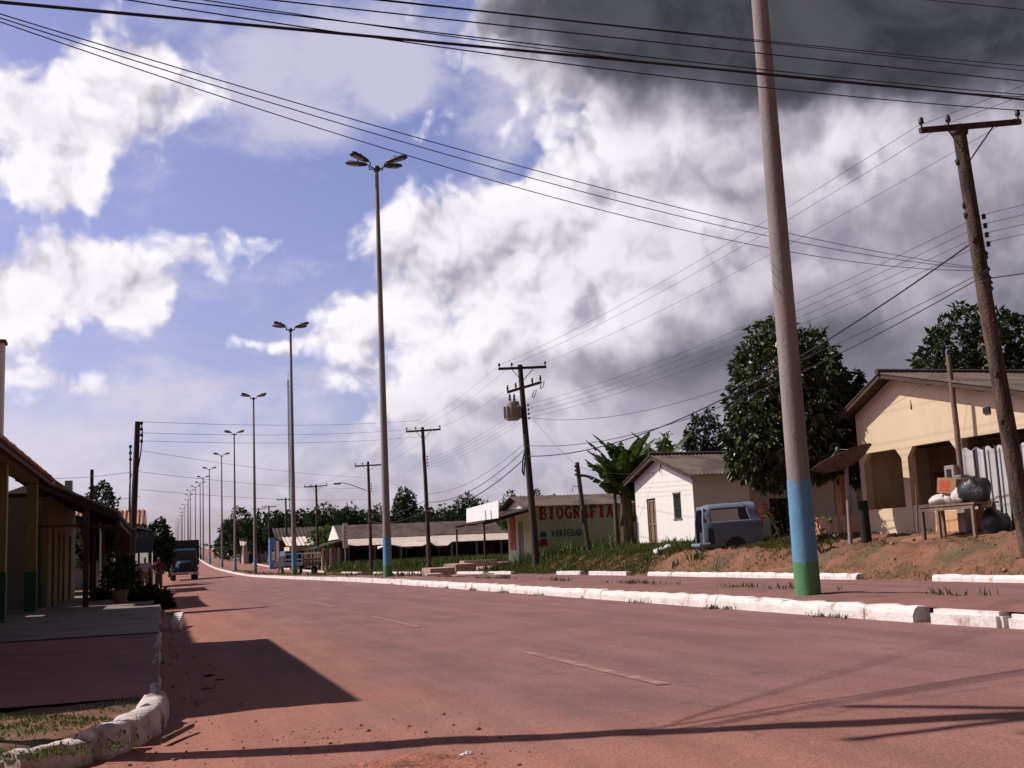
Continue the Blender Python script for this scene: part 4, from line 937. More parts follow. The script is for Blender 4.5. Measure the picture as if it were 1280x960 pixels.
# hand painted slab-serif letters, built stroke by stroke
def slab(txt, x0, x1, z0, h, y, mat, name, parent, st=.36):
    m = MB(); n = len(txt); adv = (x1-x0)/n; d = .006; cnt = [0]
    def bar(ax, az, bx, bz, w):
        a, b = V(ax, 0, az), V(bx, 0, bz); u = (b-a).normalized(); p = V(-u.z, 0, u.x)*w/2; yy = y-.004-.0007*(cnt[0] % 6); cnt[0] += 1
        m.prism([V(q.x, yy, q.z) for q in (a-p, b-p, b+p, a+p)], (0, -d, 0))
    for i, c in enumerate(txt):
        L = x0+adv*i+adv*.06; W = adv*.84; t = W*st; sw = t*.5; sf = h*.145
        def X(f): return L+W*f
        def Z(f): return z0+h*f
        def serif(f, z, w=.42): bar(X(f)-W*w/2, Z(z)+(sf/2 if z == 0 else -sf/2), X(f)+W*w/2, Z(z)+(sf/2 if z == 0 else -sf/2), sf)
        def arc(cx, cz, rx, rz, a0, a1, w, k=10):
            for j in range(k):
                t0, t1 = a0+(a1-a0)*j/k, a0+(a1-a0)*(j+1.12)/k
                bar(cx+rx*cos(t0), cz+rz*sin(t0), cx+rx*cos(t1), cz+rz*sin(t1), w)
        if c == 'I': bar(X(.5), Z(0), X(.5), Z(1), t*1.2); serif(.5, 0, .6); serif(.5, 1, .6)
        elif c in 'BRF':
            bar(X(.22), Z(0), X(.22), Z(1), t*1.15); serif(.22, 0, .44); serif(.22, 1, .44)
            if c == 'F': bar(X(.2), Z(.94), X(.92), Z(.94), sf*1.2); bar(X(.2), Z(.52), X(.7), Z(.52), sf*1.1); bar(X(.88), Z(1), X(.88), Z(.74), t*.5)
            else:
                arc(X(.5), Z(.74), W*.3, h*.22, -pi/2, pi/2, t*.75); bar(X(.2), Z(.96), X(.52), Z(.96), sf*.9); bar(X(.2), Z(.52), X(.55), Z(.52), sf*.9)
                if c == 'B': arc(X(.54), Z(.27), W*.34, h*.23, -pi/2, pi/2, t*.8); bar(X(.2), Z(.04), X(.56), Z(.04), sf*.9)
                else: bar(X(.5), Z(.5), X(.88), Z(.02), t*.9); serif(.88, 0, .3)
        elif c in 'OG':
            if c == 'O': arc(X(.5), Z(.5), W*.38, h*.43, 0, 2*pi, t*.85, 18)
            else: arc(X(.52), Z(.5), W*.38, h*.43, pi*.22, pi*1.8, t*.85, 16); bar(X(.86), Z(.08), X(.86), Z(.45), t*.7); bar(X(.6), Z(.45), X(.98), Z(.45), sf)
        elif c == 'A': bar(X(.12), Z(0), X(.5), Z(1), t*.7); bar(X(.88), Z(0), X(.5), Z(1), t*1.0); bar(X(.25), Z(.33), X(.75), Z(.33), sf); serif(.12, 0, .34); serif(.88, 0, .34)
        elif c == 'V': bar(X(.1), Z(1), X(.5), Z(0), t); bar(X(.9), Z(1), X(.5), Z(0), t*.7)
        elif c == 'E': bar(X(.2), Z(0), X(.2), Z(1), t); [bar(X(.2), Z(k_), X(.88), Z(k_), sf) for k_ in (.05, .5, .95)]
        elif c == 'D': bar(X(.2), Z(0), X(.2), Z(1), t); arc(X(.3), Z(.5), W*.55, h*.44, -pi/2, pi/2, t*.8, 12)
    return m.build(name, mat, parent)
lx0, lx1 = atY(674, 650, ya).x, atY(768, 648, ya).x
slab('BIOGRAFIA', lx0, lx1, 3.02, .74, ya, m_ink_red, 'painted_lettering', sh)
slab('VARIEDAD', atY(689, 668, ya).x, atY(728, 668, ya).x, 1.98, .40, ya, m_ink_blue, 'painted_lettering', sh)
m = MB(); pc = atY(678, 676, ya); m.prism([V(pc.x-.22, ya-.012, pc.z-.35), V(pc.x+.28, ya-.012, pc.z-.35), V(pc.x+.33, ya-.012, pc.z), V(pc.x+.2, ya-.012, pc.z+.12), V(pc.x-.15, ya-.012, pc.z+.1), V(pc.x-.3, ya-.012, pc.z-.1)], (0, -.006, 0)); m.build('painted_motif', m_ink_red, sh)
m = MB(); m.prism([V(pc.x-.2, ya-.012, pc.z+.2), V(pc.x+.3, ya-.012, pc.z+.2), V(pc.x+.2, ya-.012, pc.z+.5), V(pc.x-.05, ya-.012, pc.z+.55)], (0, -.006, 0)); m.build('painted_motif', m_ink_blue, sh)
# flat awning and board in front of the shop
aw = MB(); cL, cR = atX(586, 655, 17.9), atX(655, 640, 20.6)
aw.sheet((17.7, 62.6, 2.98), (17.7, 69.5, 2.98), (21.0, 69.5, 3.78), (21.0, 62.6, 3.78), pitch=.22).build('awning', m_roofd, sh)
m = MB()
for y in (63.0, 66, 69.2): m.prism([V(17.75, y, 2.9), V(20.98, y, 3.68), V(20.98, y, 3.56), V(17.75, y, 2.78)], (0, .08, 0))
m.box(17.72, 17.8, 62.7, 69.4, 2.74, 2.84); m.build('awning_rafter', m_timber, sh)
for y in (62.9, 69.3): MB().box(17.8, 17.9, y, y+.1, .3, 2.74).build('awning_post', m_timber, sh)
bb = T('sign_board', (17.9, 66, 3), 'blank white sign board standing on the shop awning', 'sign')
p = [atX(583, 636, 17.85), atX(623, 625.5, 17.85), atX(623, 647.5, 17.85), atX(583, 653.5, 17.85)]
MB().prism(p, (.05, 0, 0)).build('panel', m_signw, bb)
m = MB()
for px in (606, 613): a = atX(px, 638+.0, 17.83); b = atX(px+1, 650, 17.83); m.prism([a, a+V(0, -.10, 0), b+V(0, -.10, 0), b], (.015, 0, 0))
m.build('strut', m_timber, bb)
# low rubble steps and blocks at the shop
def rubble(px, py, Y, s, label, seed, mat=None, cat='block'):
    c = atY(px, py, Y); m = MB(); m.obox((c.x, c.y, c.z), s, Matrix.Rotation(seed*.3, 3, 'Z')@Matrix.Rotation(.06*sin(seed), 3, 'X'), .03); o = m.build('concrete_block', mat or m_stone); tag(o, label, cat)
rubble(548, 714, 55, (1.4, .9, .34), 'pale broken masonry block left end of the shop steps', 1)
rubble(575, 709, 57, (1.6, .9, .36), 'middle pale masonry block of the shop steps', 2)
rubble(598, 704, 60, (1.9, 1.0, .34), 'upper pale masonry slab of the shop steps', 0)
rubble(541, 719, 52, (1.0, .35, .16), 'chalky kerb fragment lying in the weeds before the steps', 1.5, m_kerb); rubble(562, 722, 50, (1.2, .3, .14), 'white broken kerb piece beside the weeds left of the driveway', 2.5, m_kerb)
rubble(608, 717, 50, (.7, .3, .05), 'thin white slab lying flat on the soil before the shop', .7, m_kerb); rubble(630, 721, 46, (.5, .3, .16), 'small white lump at the end of the roadside kerb gap', .4, m_kerb)
mm = MB(); mm.box(18.4, 21.2, 63.4, 69.4, .2, .62).build('porch_slab', m_stone, sh)
for i, (px, py) in enumerate(((828, 709), (836, 703), (824, 714))):
    c = atY(px, py, 41); c.z = gz(c.x, 41)+.08+.12*(i == 1); o = MB().blob(c, (.17, .15, .13), i+3, .15, 9, 7).build('stone', m_kerb); tag(o, ('middle', 'uppermost', 'lowest')[i]+' of three whitewashed stones on the grassy bank', 'stone', 'whitewashed stones on the bank')

# long market building
lb = T('market_hall', (32, 142, -.3), 'long low building with grey roof and pale porch roof behind the weedy yard', 'building')
zb = -.6; xl, xr, yf = 20.8, 48, 138
m = MB(); m.wall((xl+.3, yf+2.2, 0), UX, UY, xr-xl-.3, zb, 3.5, .2, [(2+3*k, 3.6+3*k, zb, 2.2) for k in range(8)]); m.box(xl+.3, xl+.5, yf+2.4, yf+8, zb, 3.5); m.build('wall', M('dark_red_wall', (.11, .030, .035), .9, .2, 1.5), lb)
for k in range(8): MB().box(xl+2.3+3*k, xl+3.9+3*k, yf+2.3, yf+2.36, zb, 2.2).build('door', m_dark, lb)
MB().prism([V(xl-.2, yf, 3.62), V(xl-.2, yf+8.6, 3.62), V(xl-.2, yf+4.3, 5.35)], (.15, 0, 0)).build('gable', m_white, lb)
m = MB(); m.sheet((xl, yf-.3, 3.62), (xr, yf-.3, 3.62), (xr, yf+4.3, 5.4), (xl, yf+4.3, 5.4), pitch=.3, amp=.015); m.sheet((xl, yf+8.9, 3.62), (xr, yf+8.9, 3.62), (xr, yf+4.3, 5.41), (xl, yf+4.3, 5.41), pitch=.3, amp=.015); m.build('roof', m_roof, lb)
MB().sheet((xl, yf-2.3, 2.72), (xr, yf-2.3, 2.72), (xr, yf-.35, 3.55), (xl, yf-.35, 3.55), pitch=.3, amp=.012).build('porch_roof', m_fascia, lb)
for k in range(9): MB().box(xl+.6+3.2*k, xl+.85+3.2*k, yf-2.0, yf-1.75, zb, 2.75).build('porch_post', m_greyw, lb)
sp_ = T('market_shed', (19.5, 140, -.3), 'open lean-to shed with many pale posts at the end of the long building', 'shed')
m = MB(); m.sheet((17.3, 134, 2.55), (17.3, 146, 2.55), (21, 146, 3.5), (21, 134, 3.5), pitch=.4, amp=.04); m.build('roof', m_roofd, sp_)
for k in range(6): MB().box(17.6+.5*k, 17.85+.5*k, 134.1+.2*k, 134.4+.2*k, -.7, 2.6).build('post', m_fascia if k % 2 else m_greyw, sp_)
for k in range(4): MB().box(17.5, 17.7, 136.5+3*k, 136.8+3*k, -.7, 2.5).build('post', m_greyw, sp_)
MB().box(20.6, 20.7, 134.5, 146, -.6, 2.6).build('back_wall', m_timber, sp_)
sg = T('hanging_sign', atY(432, 666, 133), 'narrow upright white sign at the shed roof corner', 'sign')
p = [atY(428.5, 654, 133), atY(434.5, 653.5, 133), atY(435, 685, 133), atY(429, 685, 133)]
MB().prism(p, (0, .1, 0)).build('panel', m_signw, sg)
m = MB()
for k in range(5): c = atY(431.5, 660+4.5*k, 132.96); m.obox(c, (.14, .02, .24), 0)
m.build('sign_letters', m_greyw, sg)
p_ = atY(432, 700, 133); MB().box(p_.x-.05, p_.x+.05, 133.02, 133.1, -.4, p_.z+1.6).build('sign_post', m_fascia, sg)
# umbrellas/awnings in front of the long building
for i, (px, py, w) in enumerate(((508, 681, 3.4), (548, 680, 1.9))):
    c = atY(px, py, 130); t = T('market_umbrella', c, ('wide', 'small')[i]+' pale crumpled awning under the pale porch roof of the long building', 'awning')
    m = MB(); k = 10; vs = [c+V(0, 0, .45)]+[c+V(w*cos(2*pi*j/k)*(1+.12*sin(j*1.9)), w*sin(2*pi*j/k), .28*sin(j*2.3)-.1) for j in range(k)]; m.add(vs, [(0, j+1, (j+1) % k+1) for j in range(k)]); m.add([v-V(0, 0, .04) for v in vs], [(0, (j+1) % k+1, j+1) for j in range(k)]); m.build('canopy', m_fascia, t)
    MB().tube([c+V(0, 0, .4), V(c.x, c.y, -.6)], .05, 5).build('pole', m_greyw, t)
# brick building with blue panel, far right side
bk = T('brick_building', (24, 178, .1), 'dark red brick building with dark roof behind the old truck', 'building')
a, b = atY(349, 700, 172), atY(364, 700, 172)
m = MB(); m.box(a.x, a.x+10, 172, 180, -.5, 4.6); m.build('wall', m_brick, bk); MB().sheet((a.x-.6, 170.5, 4.3), (a.x+11, 170.5, 4.3), (a.x+11, 176, 6.3), (a.x-.6, 176, 6.3), pitch=.6, amp=.05).build('roof', m_roofd, bk)
bp_ = T('blue_kiosk', (atY(341, 690, 170).x, 170, .1), 'bright blue painted wall panel standing beside the brick building', 'kiosk')
c0_, c1_ = atY(337, 698, 170), atY(345, 672, 170)
m = MB(); m.wall((c0_.x, 170, 0), UX, UY, c1_.x-c0_.x, 0, c1_.z, 1.2, [(.35, .8, 1.5, 3.0)]); m.build('wall', m_bluep, bp_); MB().box(c0_.x-.1, c1_.x+.1, 169.9, 171.3, c1_.z+.01, c1_.z+.1).build('roof', m_roofd, bp_)
cw = T('cream_building', (24, 160, 0), 'low cream walled shop with rusty awning behind the parked old truck', 'building')
a = atY(362, 700, 158); m = MB(); m.box(a.x, a.x+.3, 158, 165, -.6, 3.2).box(a.x+.3, a.x+3.2, 162, 162.2, -.6, 3.2); m.build('wall', m_cream, cw); MB().sheet((a.x-.5, 157, 3.3), (a.x+3.4, 157, 3.3), (a.x+3.4, 163, 4.6), (a.x-.5, 163, 4.6), pitch=.6, amp=.05).build('roof', m_fascia, cw); MB().box(a.x+1, a.x+2.8, 161.9, 161.97, -.4, 2.6).build('opening', m_dark, cw)
hs_ = T('hill_house', (20, 235, 1), 'small white fronted house under the far trees beside the rising road', 'house')
a = atY(304, 668, 225); m = MB(); m.box(a.x, a.x+4.5, 225, 231, .2, 4.6); m.build('wall', m_white2, hs_); MB().sheet((a.x-.6, 224, 4.6), (a.x+5.2, 224, 4.6), (a.x+5.2, 228, 6.2), (a.x-.6, 228, 6.2), pitch=.6, amp=.05).build('roof', m_fascia, hs_); MB().box(a.x+1, a.x+2.2, 224.9, 224.96, .4, 3).build('door', m_dark, hs_)

# ------------------------------------------------------------------ buildings on the left
# unseen corner building whose parapet throws the shadow on the road
cb_ = T('corner_building', (-6, 15.6, .1), 'corner building just outside the left edge whose parapet shades the pavement', 'building')
m = MB(); m.wall((-3.05, 12.0, 0), UY, -UX, 8.9, .1, 5.27, .2, [(1, 2.4, 0, 2.6), (4, 5.4, 0, 2.6)]); m.box(-10, -3.25, 12.0, 12.2, .1, 5.0).box(-10, -3.25, 20.0, 20.2, .1, 5.0); m.build('wall', m_ochre, cb_)
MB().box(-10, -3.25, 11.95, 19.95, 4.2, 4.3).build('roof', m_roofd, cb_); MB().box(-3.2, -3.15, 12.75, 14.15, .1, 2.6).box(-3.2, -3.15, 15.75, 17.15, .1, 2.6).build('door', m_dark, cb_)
# green and yellow veranda house
gv = T('veranda_house', (-5, 31, .2), 'veranda shop with yellow columns on a green dado at the left edge', 'building')
cols = [(atY(42, 700, 34.4).x, 34.4), (atY(42, 700, 34.4).x-.02, 28.0)]
for (x, y) in cols:
    c = MB().box(x-.2, x+.08, y-.16, y+.12, .15, 3.72).build('column', m_yel, gv)
    MB().box(x-.215, x+.095, y-.175, y+.135, .12, 1.28).build('column_dado', m_grn, c)
xb = cols[0][0]
m = MB(); m.box(xb-.22, xb+.1, 24, 34.55, 3.74, 4.0); m.build('beam', m_ochre, gv)
m = MB(); m.wall((xb-2.3, 20.3, 0), UY, -UX, 18.2, .15, 4.83, .2, [(10.3, 11.5, 0, 2.6), (12.9, 13.9, 0, 2.7), (11.7, 12.6, 2.9, 3.6)]); m.build('wall', m_greyw, gv)  # run on unseen at both ends, top raised, to block stray sun
MB().box(xb-2.297, xb-2.27, 24, 30.58, .15, 1.25).build('wall_dado', m_grn, gv)
MB().box(xb-2.45, xb-2.40, 30.6, 31.8, .15, 2.6).box(xb-2.45, xb-2.4, 33.2, 34.2, .15, 2.7).build('door', m_dark, gv)
m = MB()
for k in range(10): m.box(xb-2.4, xb-2.36, 33.22, 34.18, .25+.25*k, .40+.25*k)
m.build('door_slats', m_white2, gv)
m = MB(); q = V(xb+.45, 34.9, 3.86); m.sheet((xb+.48, 20, 3.86), (xb+.48, 34.9, 3.86), (xb-2.6, 34.9, 5.0), (xb-2.6, 20, 5.0), pitch=.24, amp=.05); rf = m.build('roof', m_tile, gv)  # unseen near end added to keep sun off the pavement
m = MB(); m.box(xb+.36, xb+.42, 22, 34.85, 3.70, 3.82).prism([V(xb+.42, 34.8, 3.70), V(xb-2.6, 34.8, 4.84), V(xb-2.6, 34.8, 4.96), V(xb+.42, 34.8, 3.82)], (0, .06, 0)); m.build('eave_board', m_timber, rf)
uw = atY(7, 432, 34.4); MB().box(uw.x-4, uw.x, 34.0, 34.4, 4.4, uw.z).build('upper_wall', M('pale_upper_wall', (.80, .77, .76), .9, .1, 1.2, bump=.1, streak=True), gv)
m = MB(); m.box(uw.x-4, uw.x+.05, 33.95, 34.45, uw.z+.003, uw.z+.1); m.build('coping', m_brick, gv)

# dark lean-to over the pavement
dl = T('dark_veranda', (-3, 44, .2), 'dark sagging lean-to roof on rough posts over the shaded pavement', 'veranda')
rL, rR = atY(40, 592, 36), atY(150, 640, 36)
rr_ = rR+V(-.05, 0, 0)
m = MB(); m.sheet((rr_.x, 36, rr_.z), (rr_.x+.2, 50, rr_.z-.1), (rL.x-.9, 50, rL.z+.25), (rL.x-.9, 36, rL.z+.35), pitch=.2, amp=.045, th=.05, sag=.1); rf = m.build('roof', m_roofd, dl)
m = MB()
for y in (36.15, 39, 42, 45, 48, 49.8): m.prism([V(rr_.x+.02, y, rr_.z-.08), V(rL.x-.8, y, rL.z+.2), V(rL.x-.8, y, rL.z+.02), V(rr_.x+.02, y, rr_.z-.24)], (0, .08, 0))
m.box(rr_.x-.05, rr_.x+.05, 36.1, 49.9, rr_.z-.38, rr_.z-.26)
m.build('rafter', m_timber, rf)
px_ = atY(106, 760, 36).x
for i, (x, y) in enumerate(((px_, 36.3), (-1.35, 39.5), (-1.32, 43), (-1.28, 46.4), (-1.25, 49.7), (-2.3, 43), (-2.3, 49.7))):
    MB().obox((x, y, 1.5), (.16, .16, 3.0 if x > -1.5 else 3.3), .1*i).build('post', m_timber, dl)
m = MB(); m.box(rL.x-.2, px_, 36.25, 36.33, 2.55, 2.63); m.box(px_, rr_.x, 36.25, 36.33, 2.5, 2.57); m.build('tie_beam', m_timber, dl)
# ochre shop behind the lean-to
os_ = T('ochre_shop', (-5, 44, .2), 'ochre fronted shop with tall shutters in the shade of the dark lean-to', 'shop')
xo = atY(62, 740, 39).x
m = MB(); m.wall((xo, 38.6, 0), UY, -UX, 11.4, .1, 3.6, .2, [(.9, 1.9, .1, 2.7), (3.3, 4.1, .1, 2.6), (5.2, 6.2, .1, 2.6), (8, 9.2, .1, 2.6)]); m.build('wall', m_ochre, os_); MB().box(xo-6, xo-.2, 38.6, 38.8, .1, 3.6).build('side_wall', m_greyw, os_)
for (a, b, h_) in ((.9, 1.9, 2.7), (3.3, 4.1, 2.6), (5.2, 6.2, 2.6), (8, 9.2, 2.6)): MB().box(xo-.16, xo-.11, 38.6+a, 38.6+b, .1, h_).build('shutter', m_greyw if a in (.9, 5.2) else m_dark, os_)
MB().box(xo-6, xo-.02, 38.7, 50, 3.62, 3.75).build('roof_slab', m_roofd, os_)
MB().box(xo-.19, xo-.0, 38.3, 38.58, .1, 3.2).build('pilaster', m_ochre, os_)
# stubs on roofs
for i, (px, y0_, y1_, w, Y) in enumerate(((86, 601, 620, .30, 52), (115, 587, 625, .16, 62))):
    c = atY(px, y0_, Y); d = atY(px, y1_, Y); o = MB().box(c.x-w/2, c.x+w/2, Y-w/2, Y+w/2, d.z-3, c.z).build('chimney', m_timber if i else m_greyw); tag(o, ('square grey chimney stub above the dark lean-to roof', 'thin dark chimney pipe beside the round tree on the left')[i], 'chimney')
# gable bit of a house behind
gh = T('grey_gable_house', (-7, 60, 2), 'grey gabled house end rising just behind the dark lean-to roof', 'house')
a, b, c = atY(58, 597, 56), atY(75, 601, 56), atY(40, 612, 56)
m = MB(); m.prism([V(c.x-3, 56, .2), V(b.x+.3, 56, .2), V(b.x+.3, 56, b.z-.5), V(a.x, 56, a.z), V(c.x-3, 56, c.z-.8)], (0, 6, 0)); m.build('wall', m_greyw, gh)
m = MB(); m.sheet((b.x+.6, 55.7, b.z-.55), (b.x+.6, 62.3, b.z-.55), (a.x, 62.3, a.z+.12), (a.x, 55.7, a.z+.12), pitch=.3); m.build('roof', m_tile, gh)
# further veranda with the blue board
fv = T('blue_board_shop', (-2.5, 64, .1), 'shaded shop front with a deep blue board hanging under its veranda', 'shop')
bl, br = atY(146, 662, 60), atY(191, 664, 60)
MB().box(bl.x, br.x-.0, 59.9, 60, 1.98, 3.1).build('signboard', m_board, fv)
m = MB()
for k in range(6):
    x = bl.x+.25+.22*k; m.prism([V(x, 59.89, 2.75), V(x+.07, 59.89, 2.75), V(x+.14, 59.89, 2.98), V(x+.07, 59.89, 2.98)], (0, -.006, 0))
m.build('sign_strokes', m_greyw, fv)
for x in (bl.x+.2, -1.5, -1.05, -.55, br.x-.1): MB().box(x-.05, x+.05, 60.05, 60.15, 0, 3.1).build('post', m_timber, fv)
m = MB(); m.box(-5.5, -5.3, 60.2, 74, 0, 3.4); m.build('wall', m_ochre, fv)
m = MB(); m.sheet((br.x-.05, 59.8, 3.08), (br.x+.1, 74, 3.0), (-5.6, 74, 4.3), (-5.6, 59.8, 4.3), pitch=.3, amp=.04); m.build('roof', m_roofd, fv)
# red tiled house
rt = T('red_tiled_house', (-3, 84, 0), 'house with a steep red tiled roof beyond the dark utility pole', 'house')
a, b = atY(182, 634, 84), atY(163, 660, 84); e = atY(180, 655, 84)
m = MB(); m.box(-8, a.x-.2, 84.3, 94, -.3, e.z-.05); m.prism([V(-8.3, 84.3, e.z-.05), V(a.x-.2, 84.3, e.z-.05), V(a.x-.2, 84.3, a.z-.15), V(-8.3, 84.3, a.z-.6)], (0, .2, 0)) if False else None
m.build('wall', m_greyw, rt)
m = MB(); m.sheet((-8.5, 83.6, e.z), (a.x, 83.6, e.z), (a.x, 87.5, a.z), (-8.5, 87.5, a.z), pitch=.3, amp=.06); m.build('roof', M('sun_toned_clay_tile', (.34, .17, .11), .9, .3, 2.5, (.2, .09, .06), .55, 1), rt)  # sunlight put into this slope's paler tile colour
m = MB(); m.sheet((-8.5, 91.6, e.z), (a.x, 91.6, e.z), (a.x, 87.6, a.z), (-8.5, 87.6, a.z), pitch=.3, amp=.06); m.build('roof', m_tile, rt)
ww = T('sun_tilted_panel', (-2.5, 76, 0), 'white panel tilted to catch the sun, glimpsed between the dark veranda posts', 'stall')  # panel invented for a bright spot, tilted so the sun lights it
a, b = atY(143, 691, 76), atY(191, 703, 76)
MB().prism([V(a.x, 75.4, b.z-.15), V(b.x, 75.4, b.z-.15), V(b.x, 76.1, a.z), V(a.x, 76.1, a.z)], (0, .05, .03)).build('sheet', m_white, ww)
for f in (.02, .35, .68, .98): x = a.x+(b.x-a.x)*f; MB().box(x-.05, x+.05, 76.1, 76.2, -.1, a.z-.03).build('leg', m_timber, ww)
# ------------------------------------------------------------------ vehicles
# cut-off van shell
vn = T('van_shell', (18.7, 37.5, .85), 'faded blue rear half of a van body without wheels or glass, on the dirt bank', 'van')
O = Vector((18.98, 37.55, gz(19.2, 37.6)+.02)); ud = Vector((.963, -.27, .03)).normalized(); wd = Vector((.27, .963, 0)); W_ = 1.66; Ls = 2.2
half = [(0.03, .06), (-.015, .25), (-.03, .5), (-.02, .75), (0, .95), (.03, 1.04), (.07, 1.2), (.105, 1.38), (.14, 1.48), (.2, 1.56), (.32, 1.62), (.55, 1.655), (.83, 1.665)]
path = half+[(W_-w, z) for w, z in half[-2::-1]]
def dense(p, k=3):
    o = []
    for a, b in zip(p, p[1:]): o += [(a[0]+(b[0]-a[0])*i/k, a[1]+(b[1]-a[1])*i/k) for i in range(k)]
    return o+[p[-1]]
pth = dense(path, 3); ns = 60
def vp(s, w, z): return O+ud*s+wd*w+Vector((0, 0, z))
m = MB(); vs = []
for i in range(ns+1):
    f = i/ns
    for (w, z) in pth:
        L = Ls-.25*max(0, z-.9)/.75+.03*sin(z*9); r = .16*max(0, 1-f*7)**2; zz = z-(.14*max(0, 1-f*6)**2)*sstep(1.2, 1.67, z); s = f*L+.05*sstep(1.0, 1.67, z)*(1-f)
        wc = W_/2; w2 = wc+(w-wc)*(1-r*.55); vs.append(vp(s, w2, zz))
k = len(pth); fs = []
for i in range(ns):
    s = (i+.5)/ns*Ls
    for j in range(k-1):
        w, z = (pth[j][0]+pth[j+1][0])/2, (pth[j][1]+pth[j+1][1])/2; sidep = w < .3 or w > W_-.3
        if sidep and .32 < s < 1.78 and 1.02 < z < 1.47: continue
        if sidep and (s-1.17)**2+(z-.02)**2 < .40**2: continue
        fs.append((i*k+j, i*k+j+1, (i+1)*k+j+1, (i+1)*k+j))
m.add(vs, fs, True); body = m.build('body', m_vanb, vn)
sol = body.modifiers.new('thickness', 'SOLIDIFY'); sol.thickness = .025; sol.offset = 0
# rear frame with empty hatch and engine opening
m = MB(); ys_ = lin(0, W_, 24); zs_ = lin(.05, 1.60, 24); vs = []
for z in zs_:
    for y in ys_:
        e = .06*(2*y/W_-1)**2+.05*sstep(1.0, 1.6, z); wl = (.05+.10*sstep(.9, 1.6, z)); vs.append(vp(e-.01, wl+(W_-2*wl)*y/W_, z-.05*(2*y/W_-1)**4*(z > 1.3)))
k = len(ys_); fs = []
for i in range(24):
    for j in range(24):
        z = (zs_[i]+zs_[i+1])/2; y = (ys_[j]+ys_[j+1])/2
        if .15 < y < W_-.15 and (.14 < z < 1.45): continue
        fs.append((i*k+j, i*k+j+1, (i+1)*k+j+1, (i+1)*k+j))
m.add(vs, fs, True); b2 = m.build('rear_frame', m_vanb, vn); sol = b2.modifiers.new('thickness', 'SOLIDIFY'); sol.thickness = .03
m = MB(); m.tube([vp(-.10, -.03, .2), vp(-.14, .3, .19), vp(-.14, 1.3, .19), vp(-.10, W_+.03, .2)], .075, 8); m.tube([vp(-.10, -.03, .2), vp(.22, -.06, .2)], .07, 8); m.build('bumper', m_vanb, vn)
MB().prism([vp(.16, -.045, .18), vp(.40, -.045, .22), vp(.38, -.045, .74), vp(.18, -.045, .80)], wd*.012).build('dark_side_patch', m_vani, vn)  # flat dark patch low on the near side
MB().prism([vp(.06, -.035, .98), vp(.13, -.035, .98), vp(.13, -.035, 1.12), vp(.06, -.035, 1.16)], wd*.02).build('tail_lamp', m_red, vn)
m = MB(); m.prism([vp(.1, .12, .12), vp(Ls-.1, .12, .12), vp(Ls-.1, W_-.12, .12), vp(.1, W_-.12, .12)], (0, 0, .04)); m.prism([vp(.12, .3, .16), vp(.12, W_-.3, .16), vp(.12, W_-.3, .66), vp(.12, .3, .66)], ud*.04); m.prism([vp(.74, .04, -.06), vp(1.60, .04, -.06), vp(1.60, .5, -.06), vp(.74, .5, -.06)], (0, 0, .48)); m.build('floor_and_shade_plates', m_vani, vn)  # upright plate and wheel-arch box coloured dark for the shade inside

def wheel(parent, c, r, w, ax):
    ax = Vector(ax).normalized(); a = ax.orthogonal().normalized(); b = ax.cross(a); c = Vector(c)
    def ring(prof, n=18):
        vs = [c+ax*t+(a*cos(2*pi*k/n)+b*sin(2*pi*k/n))*q for q, t in prof for k in range(n)]; L = len(prof)
        return vs, [(i*n+k, i*n+(k+1) % n, (i+1)*n+(k+1) % n, (i+1)*n+k) for i in range(L-1) for k in range(n)]
    m = MB(); m.add(*ring([(r*.6, -w/2), (r*.93, -w/2), (r, -w/2+.04), (r, w/2-.04), (r*.93, w/2), (r*.6, w/2)]), True); wh_ = m.build('wheel', m_rubber, parent)
    m = MB(); m.add(*ring([(.02, -w/2+.03), (r*.35, -w/2+.02), (r*.6, -w/2+.05), (r*.6, w/2-.05), (r*.35, w/2-.02), (.02, w/2-.03)]), True); m.build('rim', m_greyw, wh_)
# truck with cargo box on the left
def mark(px, py, Y): return atY(px, py, Y)
ty = 121; tc_ = Vector((2.35, ty, road_z(2.3, ty)))
tk = T('cargo_truck', tc_, 'dark blue bonneted truck with a brown cargo box parked at the left kerb', 'truck')
x0, z0 = tc_.x, tc_.z; s_ = 1.13
MB().obox((x0, ty+4.6, z0+2.15*s_), (2.55, 5.4, 1.95*s_), 0, .03).build('cargo_box', m_truckd, tk)
MB().box(x0-.9, x0+.9, ty-.2, ty+7, z0+.6, z0+.95).build('chassis', m_rubber, tk)
def sect(m, secs):
    n = len(secs[0]); vs = [p for s in secs for p in s]
    m.add(vs, [(i*n+k, i*n+(k+1) % n, (i+1)*n+(k+1) % n, (i+1)*n+k) for i in range(len(secs)-1) for k in range(n)], False); m.add(secs[0], [tuple(range(n))[::-1]]); m.add(secs[-1], [tuple(range(n))]); return m
def trap(y, zb, zt, wb, wt, r=.12): return [Vector((x0+a, y, z0+b)) for a, b in ((-wb, zb), (-wb, zb+(zt-zb)*.5), (-wt, zt-r), (-wt+r, zt), (wt-r, zt), (wt, zt-r), (wb, zb+(zt-zb)*.5), (wb, zb))]
m = sect(MB(), [trap(ty+.15, .75, 2.62, 1.08, .93), trap(ty+.5, .75, 2.78, 1.1, .95), trap(ty+1.7, .75, 2.8, 1.1, .95)]); m.build('cab', m_truckb, tk)
m = sect(MB(), [trap(ty-1.05, .75, 1.55, .55, .45), trap(ty-.9, .75, 1.66, .72, .6), trap(ty+.14, .75, 1.75, .85, .72)]); hd = m.build('bonnet', m_truckb, tk)
MB().obox((x0, ty-1.07, z0+1.12), (1.0, .04, .62), 0, .01).build('grille', m_rubber, hd)
